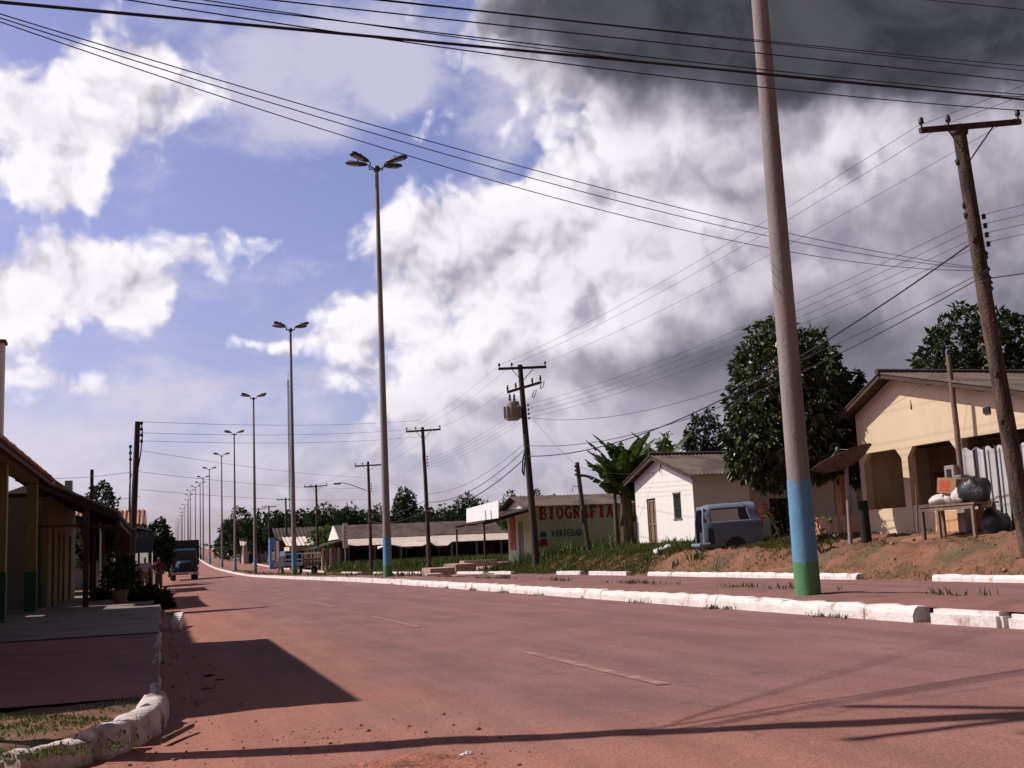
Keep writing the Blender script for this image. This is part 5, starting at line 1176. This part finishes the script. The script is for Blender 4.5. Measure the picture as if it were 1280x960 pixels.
m = MB(); m.prism([V(x0-.86, ty+.10, z0+1.84), V(x0+.86, ty+.10, z0+1.84), V(x0+.78, ty+.12, z0+2.46), V(x0-.78, ty+.12, z0+2.46)], (0, .03, 0)); m.build('windshield', m_glass, tk)
for s in (-1, 1):
    m = MB(); m.obox((x0+s*.93, ty-.45, z0+1.02), (.42, 1.25, .5), 0, .12); fe = m.build('fender', m_truckb, tk)
    MB().lathe((x0+s*.93, ty-1.1, z0+1.0), [(.13, 0), (.13, .02)], 10).build('headlight', m_lens, fe)
    wheel(tk, (x0+s*.95, ty-.45, z0+.48), .48, .28, (1, 0, 0)); wheel(tk, (x0+s*.92, ty+5.3, z0+.48), .48, .5, (1, 0, 0))
    MB().tube([V(x0+s*1.05, ty+.2, z0+2.0), V(x0+s*1.32, ty+.1, z0+2.1)], .02, 5).obox((x0+s*1.36, ty+.08, z0+1.95), (.16, .04, .42), 0).build('mirror', m_rubber, tk)
MB().obox((x0, ty-1.22, z0+.62), (2.3, .14, .24), 0, .02).build('bumper', m_chrome, tk)
MB().obox((x0+.45, ty-1.3, z0+.62), (.42, .02, .14)).build('number_plate', m_signw, tk)
tk.scale = (1.17, 1.17, 1.17)
# old stake truck on the far carriageway, seen from behind
oc = Vector((atY(387, 715, 112).x, 112, rroad_z(14, 112)))
ot = T('stake_truck', oc, 'old rusty stake bed truck seen from behind on the far carriageway beside the shed', 'truck')
rz_ = Matrix.Rotation(.42, 3, 'Z')
def lo(x, y, z): return oc+rz_@Vector((x, y, z))
def lbox(m, x, y, z, sx, sy, sz, bev=0): return m.obox(lo(x, y, z), (sx, sy, sz), rz_, bev)
lbox(MB(), 0, 1.2, 1.0, 2.1, 3.4, .14).build('cargo_bed', m_truckd, ot)
m = MB()
for x in (-1, -.5, 0, .5, 1): lbox(m, x, -.45, 1.55, .07, .06, 1.0)
for z in (1.2, 1.5): lbox(m, 0, -.45, z, 2.1, .05, .16)
m.build('tailgate', m_timberl, ot)
for s in (-1, 1):
    m = MB()
    for k in range(5): lbox(m, s*1.02, -.3+.75*k, 1.6, .06, .07, 1.15)
    for z in (1.2, 1.55, 2.1): lbox(m, s*1.02, 1.2, z, .05, 3.3, .13)
    m.build('side_rack', m_timberl if s > 0 else m_board, ot); wheel(ot, lo(s*.85, .5, .42), .42, .26, rz_@V(1, 0, 0)); wheel(ot, lo(s*.85, 4.0, .42), .42, .24, rz_@V(1, 0, 0))
    lbox(MB(), s*.8, -.5, .82, .2, .05, .14).build('tail_lamp', m_red, ot)
m = lbox(MB(), 0, 3.75, 1.3, 1.9, 1.5, 1.1, .1); cb2 = m.build('cab', m_truckd, ot)
m = lbox(MB(), 0, 3.7, 2.12, 1.75, 1.2, .6, .1); m.build('cab_roof', m_vanb, ot)
lbox(MB(), 0, 3.08, 2.1, 1.5, .03, .42).build('rear_window', m_glass, cb2); lbox(MB(), 0, 5.0, 1.1, 1.6, 1.2, .7, .12).build('bonnet', m_truckd, ot); lbox(MB(), 0, -.6, .62, 1.9, .08, .16).build('bumper', m_rubber, ot)

# ------------------------------------------------------------------ people under the veranda
def skin(name, joints, mat, parent, sub=2):
    """joints: list of (point, radius, parent index)"""
    me = bpy.data.meshes.new(name); base = Vector(parent.location)+(Vector(parent.parent.location) if parent.parent else Vector((0, 0, 0)))
    me.from_pydata([tuple(Vector(p)-base) for p, r, i in joints], [(i, k) for k, (p, r, i) in enumerate(joints) if i is not None], []); me.materials.append(mat)
    o = bpy.data.objects.new(name, me); COL.objects.link(o); o.parent = parent
    sk = o.modifiers.new('skin', 'SKIN'); sk.use_smooth_shade = True
    for v, (p, r, i) in zip(me.skin_vertices[0].data if me.skin_vertices else [], joints): v.radius = (r, r) if not isinstance(r, tuple) else r; v.use_root = i is None
    ss = o.modifiers.new('subsurf', 'SUBSURF'); ss.levels = sub; ss.render_levels = sub
    return o
def person(x, y, rot, label, shirt, pants, akimbo=0, hgt=1.68):
    zb = gz(x, y)+.12+.11; b = Vector((x, y, zb)); t = T('person', b, label, 'person'); k = hgt/1.7
    def q(a, c, z): ca, sa = cos(rot), sin(rot); return b+Vector((a*ca-c*sa, a*sa+c*ca, z))*k
    J = [(q(0, 0, .93), (.15, .11), None), (q(0, 0, 1.12), (.135, .10), 0), (q(0, 0, 1.33), (.165, .11), 1), (q(0, 0, 1.43), (.09, .08), 2), (q(0, .0, 1.50), .052, 3), (q(0, -.01, 1.56), (.068, .078), 4), (q(0, -.01, 1.64), (.075, .09), 5), (q(0, -.01, 1.70), (.045, .055), 6), (q(0, -.095, 1.585), .018, 5)]
    for s in (-1, 1):
        el_ = (s*.36, .05, 1.10) if akimbo else (s*.25, .02, 1.13); ha = (s*.2, -.10, .98) if akimbo else (s*.27, -.05, .88)
        n = len(J); J += [(q(s*.19, 0, 1.38), .055, 2), (q(*el_), .042, n), (q(*ha), .03, n+1), (q(ha[0]-s*.01, ha[1]-.03, ha[2]-.08), (.035, .018), n+2)]
        for f in range(4):
            J.append((q(ha[0]-s*.005+.017*(f-1.5), ha[1]-.045, ha[2]-.15-.012*(1.5-abs(f-1.5))), .009, n+3))
        J.append((q(ha[0]-s*.05, ha[1]-.05, ha[2]-.08), .010, n+3))
        n = len(J); J += [(q(s*.09, 0, .86), .085, 0), (q(s*.10, -.015, .50), .062, n), (q(s*.11, .01, .28), .055, n+1), (q(s*.11, .01, .09), .038, n+2), (q(s*.12, -.12, .04), (.04, .03), n+3)]
    skin('body', J, m_skin, t)
    S = [(q(0, 0, .9), (.175, .13), None), (q(0, 0, 1.1), (.16, .12), 0), (q(0, 0, 1.33), (.185, .13), 1), (q(0, 0, 1.44), (.09, .085), 2)]
    for s in (-1, 1):
        el_ = (s*.34, .045, 1.14) if akimbo else (s*.245, .02, 1.18); n = len(S); S += [(q(s*.2, 0, 1.38), .075, 2), (q(*el_), .064, n)]
    skin('shirt', S, shirt, t)
    Tn = [(q(0, 0, .95), (.165, .125), None), (q(0, 0, .88), (.165, .125), 0)]
    for s in (-1, 1): n = len(Tn); Tn += [(q(s*.1, 0, .78), .10, 1), (q(s*.105, -.012, .5), .082, n), (q(s*.112, .01, .1), .068, n+1)]
    skin('trousers', Tn, pants, t)
    skin('hair', [(q(0, .025, 1.63), (.08, .085), None), (q(0, .02, 1.69), (.07, .08), 0), (q(0, .01, 1.73), (.035, .04), 1)], m_hair, t, 1)
    return t
person(atY(181, 733, 57).x, 57, .3, 'person in a grey shirt and khaki trousers standing under the veranda by the kerb', m_shirt_g, m_khaki, 0, 1.66)
person(atY(198.5, 733, 57.5).x, 57.5, -.2, 'person in a maroon shirt and olive trousers standing nearest the road', m_shirt_r, m_olive, 1, 1.56)

# ------------------------------------------------------------------ vegetation
class Leaves:
    def __init__(s): s.v = []; s.f = []
    def leaf(s, p, d, L, W, q, fold=.25):
        d = d.normalized(); n = Vector((q.uniform(-1, 1), q.uniform(-1, 1), q.uniform(-.2, 1))); side = d.cross(n)
        if side.length < 1e-3: return
        side.normalize(); up = side.cross(d); o = len(s.v); m = p+d*L*.45
        s.v += [p, m+side*W*.5+up*W*fold, p+d*L-up*L*.08, m-side*W*.5+up*W*fold]; s.f.append((o, o+1, o+2, o+3))
    def build(s, name, mat, parent=None, kind=None):
        m = MB(); m.v = [tuple(a) for a in s.v]; m.f = s.f; m.sm = [False]*len(s.f); return m.build(name, mat, parent, kind)
def rdir(q):
    z = q.uniform(-1, 1); a = q.uniform(0, 6.283); r = sqrt(1-z*z); return Vector((r*cos(a), r*sin(a), z))
def crown(lobes, n, L, W, q, ros=5, droop=.5, shell=.7, spread=.9):
    """rosettes of leaves through a set of lobes (centre, radii)"""
    lv = Leaves(); ws = [r[0]*r[1]+r[1]*r[2]+r[0]*r[2] for c, r in lobes]; tot = sum(ws)
    ph = [q.uniform(0, 6) for _ in range(8)]
    for _ in range(n):
        u = q.uniform(0, tot); i = 0
        while u > ws[i]: u -= ws[i]; i += 1
        c, r = lobes[i]; d = rdir(q); c = Vector(c)
        bump = 1+.10*sin(5*d.x+ph[0]+i)*sin(4*d.z+ph[1])+.09*sin(9*d.y+ph[2]+2*i)*sin(8*d.x+ph[3])
        if n2(d.x*2+i, d.y*2+d.z*2+ph[4], 1.1) < -.55 and q.random() < .75: continue
        rr = (shell+(1-shell)*q.random()**.6)*bump; p = c+Vector((d.x*r[0], d.y*r[1], d.z*r[2]))*rr
        for k in range(ros):
            dd = (d*.6+rdir(q)*spread+Vector((0, 0, -droop))); lv.leaf(p+rdir(q)*L*.25, dd, L*q.uniform(.7, 1.2), W*q.uniform(.7, 1.2), q)
    return lv
def tree(loc, h, cr, label, mat, n=420, leaf=.5, seed=1, lobes=None, trunk=.2, group=None, droop=.3, name='tree', cat='tree', ros=4):
    q = random.Random(seed); X, Y = loc; z = min(gz(X, Y), hs(Y)+.3); t = T(name, (X, Y, z), label, cat, group)
    if lobes is None:
        lobes = []
        for k in range(6):
            a = q.uniform(0, 6.28); f = q.uniform(.25, .62); zz = q.uniform(.45, .82); s = q.uniform(.42, .62)
            lobes.append(((X+cr*f*cos(a), Y+cr*f*sin(a), z+h*zz), (cr*s, cr*s, min(h*(1-zz), cr*s*.9+.1*h))))
        lobes.append(((X, Y, z+h*.66), (cr*.66, cr*.66, h*.34)))
    crown(lobes, n, leaf, leaf*.5, q, ros, droop, .62).build('crown', mat, t)
    m = MB(); top = Vector((X, Y, z+h*.6)); m.tube([V(X, Y, z-.3), V(X+.08*q.uniform(-1, 1), Y, z+h*.3), top], [trunk, trunk*.75, trunk*.4], 8)
    for c, r in lobes[:5]:
        b = V(X, Y, z+h*q.uniform(.25, .4)); c = Vector(c); m.tube([b, b.lerp(c, .5)+V(0, 0, .06*h), c], [trunk*.45, trunk*.3, trunk*.12], 6)
    m.build('trunk', m_wood, t); return t
def sc(c, r, f=.89, Y=34.2): return ((c[0]*f, Y+(c[1]-38.4)*f, 1.25+(c[2]-1.25)*f), tuple(a*f for a in r))
tree((20.7, 34.2), 8, 3, 'big glossy mango tree behind the near lamp pole, over the white house roof', l_mango, 3600, .29, 5,
     [sc((23.5, 38.4, 6.5), (2.35, 2.4, 3.25)), sc((25.2, 38.3, 5.7), (1.6, 1.8, 2.35)), sc((21.95, 37.9, 4.9), (1.45, 1.6, 1.75)), sc((23.1, 37.4, 4.6), (1.9, 1.5, 1.2)), sc((25.9, 38.0, 4.8), (1.25, 1.4, 1.4))], .2, droop=.9, name='mango_tree', ros=6)
tree((28.7, 55.5), 7.6, 1.4, 'smaller dark rounded tree left of the mango tree, behind the white house', l_dark, 520, .34, 8, [((28.6, 55.5, 7.0), (1.05, 1.2, 1.5)), ((29.4, 55.6, 6.0), (1.0, 1.1, 1.2)), ((28.0, 55.5, 5.8), (.8, 1, 1.4))], .15, droop=.8)
tree((36, 42), 11, 4, 'dark leafy tree rising behind the yellow house roof', l_dark, 1700, .40, 12,
     [((35.4, 42, 8.9), (2.0, 2, 2.4)), ((37.6, 42, 9.2), (2.3, 2, 2.0)), ((33.6, 42, 8.2), (1.4, 1.5, 1.3)), ((39.6, 42, 8.5), (1.8, 1.6, 1.8)), ((36, 42, 7.2), (3, 2, 1.5))], .25)
tree((26.2, 55.2), 6.6, .7, 'slim pointed young tree poking above the white house ridge', l_lime, 160, .3, 14, [((26.0, 55.2, 6.2), (.5, .5, .8)), ((26.1, 55.2, 5.3), (.6, .6, .9))], .08)
# bougainvillea by the pole
bo = T('bougainvillea', (20.3, 33.6, .9), 'sparse bougainvillea bush with pink flowers just behind the near lamp pole', 'shrub')
q = random.Random(31); m = MB(); lv = Leaves(); fl = Leaves()
for k in range(16):
    a = q.uniform(0, 6.28); b0_ = Vector((20.2+.15*cos(a), 33.6+.15*sin(a), .8)); e = Vector((20.0+1.0*cos(a)*q.uniform(.4, 1), 33.4+.9*sin(a), q.uniform(2.2, 3.7))); md = b0_.lerp(e, .5)+V(.1*cos(a), .1*sin(a), .3)
    m.tube([b0_, md, e], [.025, .015, .006], 5)
    for j in range(16):
        f = q.uniform(.25, 1); p = (b0_.lerp(md, f*2) if f < .5 else md.lerp(e, f*2-1))+rdir(q)*.14; lv.leaf(p, rdir(q), .12, .07, q)
        if f > .75 and q.random() < .5: [fl.leaf(p+rdir(q)*.08, rdir(q), .10, .10, q) for _ in range(3)]
m.build('stem', m_wood, bo); lv.build('foliage', l_weed, bo); fl.build('flowers', l_flower, bo)
# small leafy shrub right of the lamp pole
q = random.Random(33); t = T('shrub', (19.6, 30.5, .8), 'thin shrub with yellowish leaves in front of the orange low wall', 'shrub'); m = MB(); lv = Leaves()
for k in range(9):
    a = q.uniform(0, 6.28); e = V(19.5+.55*cos(a), 30.5+.5*sin(a), q.uniform(1.3, 2.3)); m.tube([V(19.5, 30.5, .55), e], [.015, .006], 4)
    for j in range(7): lv.leaf(V(19.5, 30.5, .55).lerp(e, q.uniform(.5, 1)), rdir(q)+V(0, 0, -.2), .2, .09, q)
m.build('stem', m_wood, t); lv.build('foliage', l_lime, t)

# banana plants
def banana(X, Y, zb, stems, label, seed):
    q = random.Random(seed); t = T('banana_plant', (X, Y, zb), label, 'banana plant')
    for (sx, sy, hgt, nl) in stems:
        m = MB(); top = V(X+sx+.1*q.uniform(-1, 1), Y+sy, zb+hgt); m.tube([V(X+sx, Y+sy, zb-.2), V(X+sx, Y+sy, zb).lerp(top, .5), top], [.15, .13, .09], 8); m.build('stem', m_trunkb, t)
        for k in range(nl):
            a = 2.4*k+q.uniform(-.4, .4); out = V(cos(a), sin(a)*.8, 0); L = q.uniform(2.1, 3.3); rise = (q.uniform(.1, 1.1) if out.x > .1 else q.uniform(.75, 1.5)) if k > 2 else 1.8
            pts = []; p = top.copy(); d = (out*.7+V(0, 0, rise)).normalized(); N_ = 12
            for j in range(N_+1): pts.append(p.copy()); p = p+d*(L/N_); d = (d+V(0, 0, -.085-.03*(rise < .7))+out*.01).normalized()
            m = MB(); W = q.uniform(.32, .46)
            for sgn in (-1, 1):
                for j in range(1, N_):
                    f0, f1 = j/N_, (j+1)/N_; w0, w1 = W*min(1, f0*6)*max(0, 1-f0**5)**.6, W*min(1, f1*6)*max(0, 1-f1**5)**.6
                    side = (pts[j+1]-pts[j]).cross(V(0, 0, 1)); side = side.normalized() if side.length > 1e-4 else V(1, 0, 0)
                    dr = V(0, 0, -.35*q.uniform(.5, 1.5)); g = .05*(q.random() < .35)
                    a0, a1 = pts[j], pts[j+1]; m.add([a0, a1, a1+(side*sgn+dr)*w1-(a1-a0)*g*2, a0+(side*sgn+dr)*w0+(a1-a0)*g], [(0, 1, 2, 3)])
            m.tube(pts, [.025*(1-.8*j/N_) for j in range(N_+1)], 4); m.build('leaf', l_ban, t)
    m = MB()
    for k in range(7):
        a = q.uniform(0, 6.28); b_ = V(X+stems[0][0], Y+stems[0][1], zb+stems[0][2]*.85); m.add([b_, b_+V(.1, 0, 0), b_+V(.25*cos(a)+.08, .25*sin(a), -1.5), b_+V(.25*cos(a)-.08, .25*sin(a), -1.5)], [(0, 1, 2, 3)])
    m.build('dead_leaf', m_dead, t); return t
m_trunkb = M('banana_stem', (.085, .085, .035), .7, .3, 4, (.10, .05, .02), .5, 2, bump=.3, streak=True); m_dead = M('dead_leaf', (.16, .085, .035), .9, .3, 4, bump=.3)
banana(22.35, 52.6, 1.0, [(0, 0, 3.2, 9), (-.35, .5, 2.8, 8), (.4, .3, 3.6, 9), (.2, .8, 3.0, 8), (.5, -.2, 2.4, 6)], 'large clump of dark banana plants between the shop and the white house', 3)
banana(23.6, 54.0, 1.0, [(0, 0, 3.5, 11), (.8, .4, 3.2, 9), (-.7, .3, 3.0, 9)], 'banana plants with upright leaves just behind the white house gable', 9)
banana(24.8, 53.4, 1.0, [(.3, 0, 3.9, 4)], 'single tall banana plant whose leaf stands above the white house ridge', 12)

# far trees, each with its own crown
TREES = [  # px centre, px base, px top, px half width, distance, mat, label
 (300, 690, 632, 17, 230, 0, 'airy far tree above the rising road, left of the dark tree clump'), (322, 690, 640, 16, 215, 0, 'far dark tree behind the street lights, above the blue kiosk'), (286, 688, 650, 12, 260, 0, 'smallest far tree at the brow of the road'), (348, 692, 642, 16, 205, 0, 'low far tree behind the brick building'),
 (374, 690, 640, 18, 200, 0, 'dark round far tree left of the bright shrub'), (408, 690, 628, 22, 190, 0, 'rounded tall tree behind the bright green shrub'), (438, 690, 629, 24, 186, 0, 'wide dark tree above the white gable'), (412, 700, 658, 23, 150, 1, 'bright green clipped round bush beside the open shed'),
 (470, 690, 631, 20, 184, 0, 'dark tree right behind the wooden pole with the lamp arm'), (506, 690, 608, 17, 188, 0, 'tallest tree of the far wood with an open feathery top'), (530, 690, 632, 22, 180, 0, 'dark tree just right of the feathery topped one'), (556, 690, 634, 20, 176, 0, 'low dark tree above the middle of the long roof'),
 (586, 690, 616, 17, 168, 0, 'rounded tree rising beside the blank sign board'), (614, 690, 628, 20, 160, 0, 'dense tree behind the blank sign board'), (640, 690, 614, 22, 140, 2, 'light green tree above the shop roof, left of the transformer pole'), (668, 690, 612, 18, 130, 2, 'pale green feathery tree behind the transformer pole'), (692, 690, 618, 14, 125, 2, 'small pale tree above the middle of the shop roof'),
 (126, 700, 600, 22, 74, 0, 'round dark tree above the dark veranda roof on the left'), (198, 720, 648, 17, 96, 0, 'dark tree overhanging the kerb behind the cargo truck'), (183, 712, 655, 12, 110, 0, 'dark tree partly hidden by the red tiled house'), (212, 700, 668, 7, 150, 0, 'small far tree just above the cargo truck')]
for i, (px, pb, pt, hw, Y, k, lab) in enumerate(TREES):
    tpt = atY(px, pt, Y); z = hs(Y); r = hw/1403*Y*1.05
    zb_ = min(gz(tpt.x, Y), hs(Y)+.3); H_ = tpt.z-zb_; qq = random.Random(300+i); lob = [((tpt.x, Y, zb_+H_*.62), (r*.8, r*.8, H_*.37))]
    for k2 in range(6):
        a_2 = k2*1.05+qq.uniform(-.3, .3); f_2 = qq.uniform(.5, .75); lob.append(((tpt.x+r*f_2*cos(a_2), Y+r*f_2*sin(a_2), zb_+H_*qq.uniform(.42, .72)), (r*.5, r*.5, H_*qq.uniform(.16, .26))))
    tree((tpt.x, Y), H_, r, lab, (l_far, l_lime, l_lime)[k] if k != 2 else l_weed, 1000, .20+Y*.0016, 40+i, lob, trunk=.18, group='far trees along the road')
fw = MB()   # continuous wood closing the horizon behind the single trees
q = random.Random(77); lv = Leaves()
for k in range(9000):
    px = q.uniform(270, 900); Y = q.uniform(250, 300); base = atY(px, 700, Y); hh = (10.0+2.5*n2(base.x, 3, .045)+1.8*n2(base.x, 8, .2))*(.4+.6*sstep(270, 340, px))*(1-.35*sstep(560, 700, px)); p = V(base.x, Y, hs(Y)+q.random()**.7*hh); lv.leaf(p, rdir(q), 1.15, .75, q)
lv.build('distant_wood', l_far, kind='stuff')
lv = Leaves()
for k in range(2600):
    X = q.uniform(-90, 260); Y = q.uniform(640, 720); lv.leaf(V(X, Y, hs(Y)+q.random()*(6+3*n2(X, 1, .03))), rdir(q), 2.2, 1.4, q)
lv.build('distant_wood', l_far, kind='stuff')
lv = Leaves()
for k in range(1800):
    Y = q.uniform(160, 420); X = q.uniform(-30, -3.5); lv.leaf(V(X, Y, hs(Y)+q.random()*5*(.6+.4*n2(X, Y, .06))), rdir(q), 1.3, .8, q)
lv.build('distant_wood', l_far, kind='stuff')

# left side: potted plant, shrub
pt_ = T('potted_plant', (-1.35, 40, .15), 'leafy plant in a pale clay pot standing on the shaded grey pavement', 'potted plant')
c = V(atY(150, 752, 38).x, 38, .17); pt_.location = c
MB().lathe(c, [(.16, 0), (.25, .3), (.28, .42), (.25, .43), (.22, .38)], 14).build('pot', m_pot, pt_)
q = random.Random(5); crown([((c.x, 38, c.z+.95), (.5, .45, .55))], 130, .26, .10, q, 4, .2, .3).build('foliage', l_dark, pt_); MB().tube([c+V(0, 0, .3), c+V(0, 0, 1.0)], .03, 6).build('stem', m_wood, pt_)
def bush(px, py0, py1, hw, Y, label, seed, mat=None):
    c = atY(px, py1, Y); h = atY(px, py0, Y).z-c.z; r = hw/1403*Y; t = T('shrub', c, label, 'shrub'); q = random.Random(seed)
    crown([((c.x-r*.4, Y, c.z+h*.42), (r*.6, r*.6, h*.5)), ((c.x+r*.35, Y+.2, c.z+h*.38), (r*.62, r*.6, h*.45)), ((c.x, Y+.3, c.z+h*.55), (r*.5, r*.5, h*.45))], 260, .22, .10, q, 4, .2, .3).build('foliage', mat or l_dark, t)
    m = MB()
    for k in range(5): m.tube([c, c+V(r*q.uniform(-.5, .5), .2*q.uniform(-1, 1), h*.7)], [.03, .012], 5)
    m.build('stem', m_wood, t)
bush(186, 733, 756, 20, 40, 'low dark shrub filling the kerb strip before the two standing people', 2); bush(168, 728, 757, 14, 42.5, 'dark shrub right beside the clay pot', 3); bush(205, 742, 765, 8, 36, 'ragged small shrub at the pavement edge nearest the road', 4)
bush(128, 735, 762, 14, 44, 'dim shrub left of the potted plant in the veranda shade', 6)

# grass and weeds: nobody could count the blades
def blades(name, n, area, hmin, hmax, w, mat, seed, zf=gz, mask=None, lean=.45, cluster=5, cr=.12):
    q = random.Random(seed); lv = Leaves(); x0, x1, y0, y1 = area
    for _ in range(n):
        x, y = q.uniform(x0, x1), q.uniform(y0, y1)
        if mask and not mask(x, y, q): continue
        for k in range(cluster):
            xx, yy = x+q.gauss(0, cr), y+q.gauss(0, cr)
            lv.leaf(V(xx, yy, zf(xx, yy)-.01), V(q.uniform(-lean, lean), q.uniform(-lean, lean), 1), q.uniform(hmin, hmax), w*q.uniform(.6, 1.4), q, .1)
    return lv.build(name, mat, kind='stuff')
def bmask(x, y, q):
    g = n2(x, y, .55)+.35*sstep(33, 40, y)*1.6+.35*sstep(38.5, 41, y)-.55*sstep(31, 28, y)+.3*sstep(19, 20.5, x)
    if abs(y-(31.5+(x-18)*-1.3)) < 1.1: return False
    if 34 < y < 39.6 and x < 19.6: return q.random() < .06
    return g > q.uniform(-.3, .65)
blades('bank_grass', 15000, (17.3, 22, 31, 62), .05, .20, .024, l_grass, 1, mask=bmask)
blades('bank_weeds', 650, (17.5, 22, 36, 60), .15, .5, .06, l_weed, 2, mask=lambda x, y, q: n2(x, y, .7) > q.uniform(-.2, .9) and not (36 < y < 39.4 and x > 18.4), cluster=7)
blades('bank_grass', 2600, (17.25, 21.9, 15, 31), .03, .12, .016, l_grass, 3, mask=lambda x, y, q: (x < 18.0 and q.random() < .75) or (n2(x, y, .8) > .25) or (x > 21.3 and q.random() < .4), cluster=5)
blades('tall_weeds', 1500, (18.6, 27.5, 53, 63.6), .3, 1.0, .06, l_weed, 4, mask=lambda x, y, q: n2(x, y, .5) > q.uniform(-.9, .4) and not (x < 21.3 and y > 61), cluster=6, cr=.2)
blades('yard_weeds', 5200, (18.6, 42, 74, 136), .3, 1.25, .11, l_weed, 5, mask=lambda x, y, q: n2(x, y, .12) > q.uniform(-1.2, .5), cluster=5, cr=.3)
blades('yard_grass', 2600, (17.3, 22, 60, 130), .15, .5, .09, l_grass, 6, mask=lambda x, y, q: n2(x, y, .3) > q.uniform(-.8, .6), cluster=5, cr=.2)
mz = lambda x, y: med_z(min(x, 10.6), y)-.01
blades('island_weeds', 950, (9.9, 10.62, 12, 75), .03, .17, .020, l_weed, 7, zf=mz, mask=lambda x, y, q: n2(x*.5, y, .5) > q.uniform(-.25, .9), cluster=6, cr=.07)
blades('island_weeds', 700, (8.8, 10.6, 45, 150), .06, .3, .05, l_weed, 8, zf=mz, mask=lambda x, y, q: n2(x, y, .25) > q.uniform(-.5, .8), cluster=5, cr=.15)
blades('kerb_weeds', 700, (8.36, 8.5, 10.5, 45), .02, .10, .016, l_weed, 9, zf=lambda x, y: road_z(x, y), mask=lambda x, y, q: n2(3, y, .9) > q.uniform(.1, 1.1), cluster=7, cr=.04)
cz_ = lambda x, y: .13+.03*n2(x, y, 1.9)+.015*n2(x, y, 5)
blades('corner_grass', 2600, (-2.6, -.2, 7.5, 10.4), .012, .055, .013, l_weed, 10, lean=1.0, zf=cz_, mask=lambda x, y, q: n2(x, y, 1.6) > q.uniform(-.35, .7) and y > 7.6+(-.35-x)*-.2, cluster=6, cr=.06)
blades('gutter_weeds', 150, (-.02, .35, 8.2, 60), .02, .09, .016, l_weed, 11, zf=lambda x, y: rz(x, y), mask=lambda x, y, q: n2(1, y, .7) > q.uniform(.0, 1.0), cluster=5, cr=.05)

# ------------------------------------------------------------------ litter
o = MB().obox((.32, 24.1, rz(.32, 24.1)+.11), (.2, 1.2, .22), Matrix.Rotation(-.08, 3, 'Z')@Matrix.Rotation(.12, 3, 'X'), .02).build('kerb_block', m_kerb); tag(o, 'dislodged white kerb block lying in the left gutter', 'kerb block')
a, b = atZ(203, 924, .05), atZ(241, 910, .05)
o = MB().tube([V(a.x, a.y, .04), V(b.x, b.y, .07)], [.022, .018], 6).build('stick', m_timberl); tag(o, 'pale broken stick lying on the road beside the corner kerb stones', 'stick')
o = MB().blob((1.79, 6.89, .035), (.035, .03, .018), 3, .3, 8, 6).build('litter', m_signw); tag(o, 'small white scrap of litter on the road near the bottom of the photo', 'litter')
q = random.Random(9); m = MB()
for k in range(520):
    r = q.random()
    if r < .45: x, y = q.uniform(-.6, 2.2), q.uniform(6.3, 8.6)
    elif r < .75: x, y = q.uniform(.0, .8), q.uniform(8.5, 34)
    else: x, y = q.uniform(-2.4, -.25), q.uniform(7.6, 10.3)
    z = cz_(x, y) if x < -.2 and y > 7.3-(x)*.7 else cross_z(x, y); s = q.uniform(.003, .006)+.010*q.random()**4
    m.blob((x, y, z+s*.4), (s*q.uniform(.8, 1.6), s, s*.7), k, .25, 6, 4)
m.build('gravel', M('clods', (.27, .13, .09), .95, .35, 20, bump=.3), kind='stuff')
m = MB()
for k in range(260):
    x, y = q.uniform(17.3, 20.5), q.uniform(15, 50); s = .012+.045*q.random()**3; m.blob((x, y, gz(x, y)+s*.3), (s*1.3, s, s*.7), k, .25, 6, 4)
m.build('bank_stones', M('bank_clods', (.36, .19, .12), .95, .4, 10, bump=.3), kind='stuff')
for i, (px, py) in enumerate(((262, 844), (276, 850), (258, 861))):
    p = atZ(px, py, .02); o = MB().blob((p.x, p.y, .02), (.06, .022, .010), i+4, .3, 9, 6).build('dry_leaf', m_timber); tag(o, ('upper', 'middle', 'lower')[i]+' dark dry leaf lying in the building shadow on the road', 'leaf', 'dry leaves in the building shadow')
xs_, ys_ = lin(-.5, 2.4, 90), lin(6.15, 7.35, 44)
def patch_z(x, y):
    e = sstep(-.5, .1, x)*sstep(2.4, 1.5, x)*sstep(7.35, 6.95, y)*sstep(6.1, 6.3, y)
    r = n2(x, y, 2.2)*.5+n2(x+5, y, 6.5)*.35+n2(x, y+3, 17)*.25
    return cross_z(x, y)-.03+e*(.042+.026*r)
grid('loose_soil', xs_, ys_, patch_z, M('loose_red_soil', (.36, .125, .078), .97, .35, 5, (.15, .06, .045), .56, 3.5, bump=1.0, bscale=30))
q = random.Random(21)
for i in range(5):
    p = V(q.uniform(.15, .5), q.uniform(48, 58), 0); o = MB().obox((p.x, p.y, rz(p.x, p.y)+.09), (q.uniform(.2, .4), q.uniform(.3, .6), .2), q.uniform(0, 3), .02).build('rubble_block', m_stone); tag(o, 'pale rubble block beside the kerb in front of the cargo truck', 'rubble', 'rubble blocks by the left kerb')
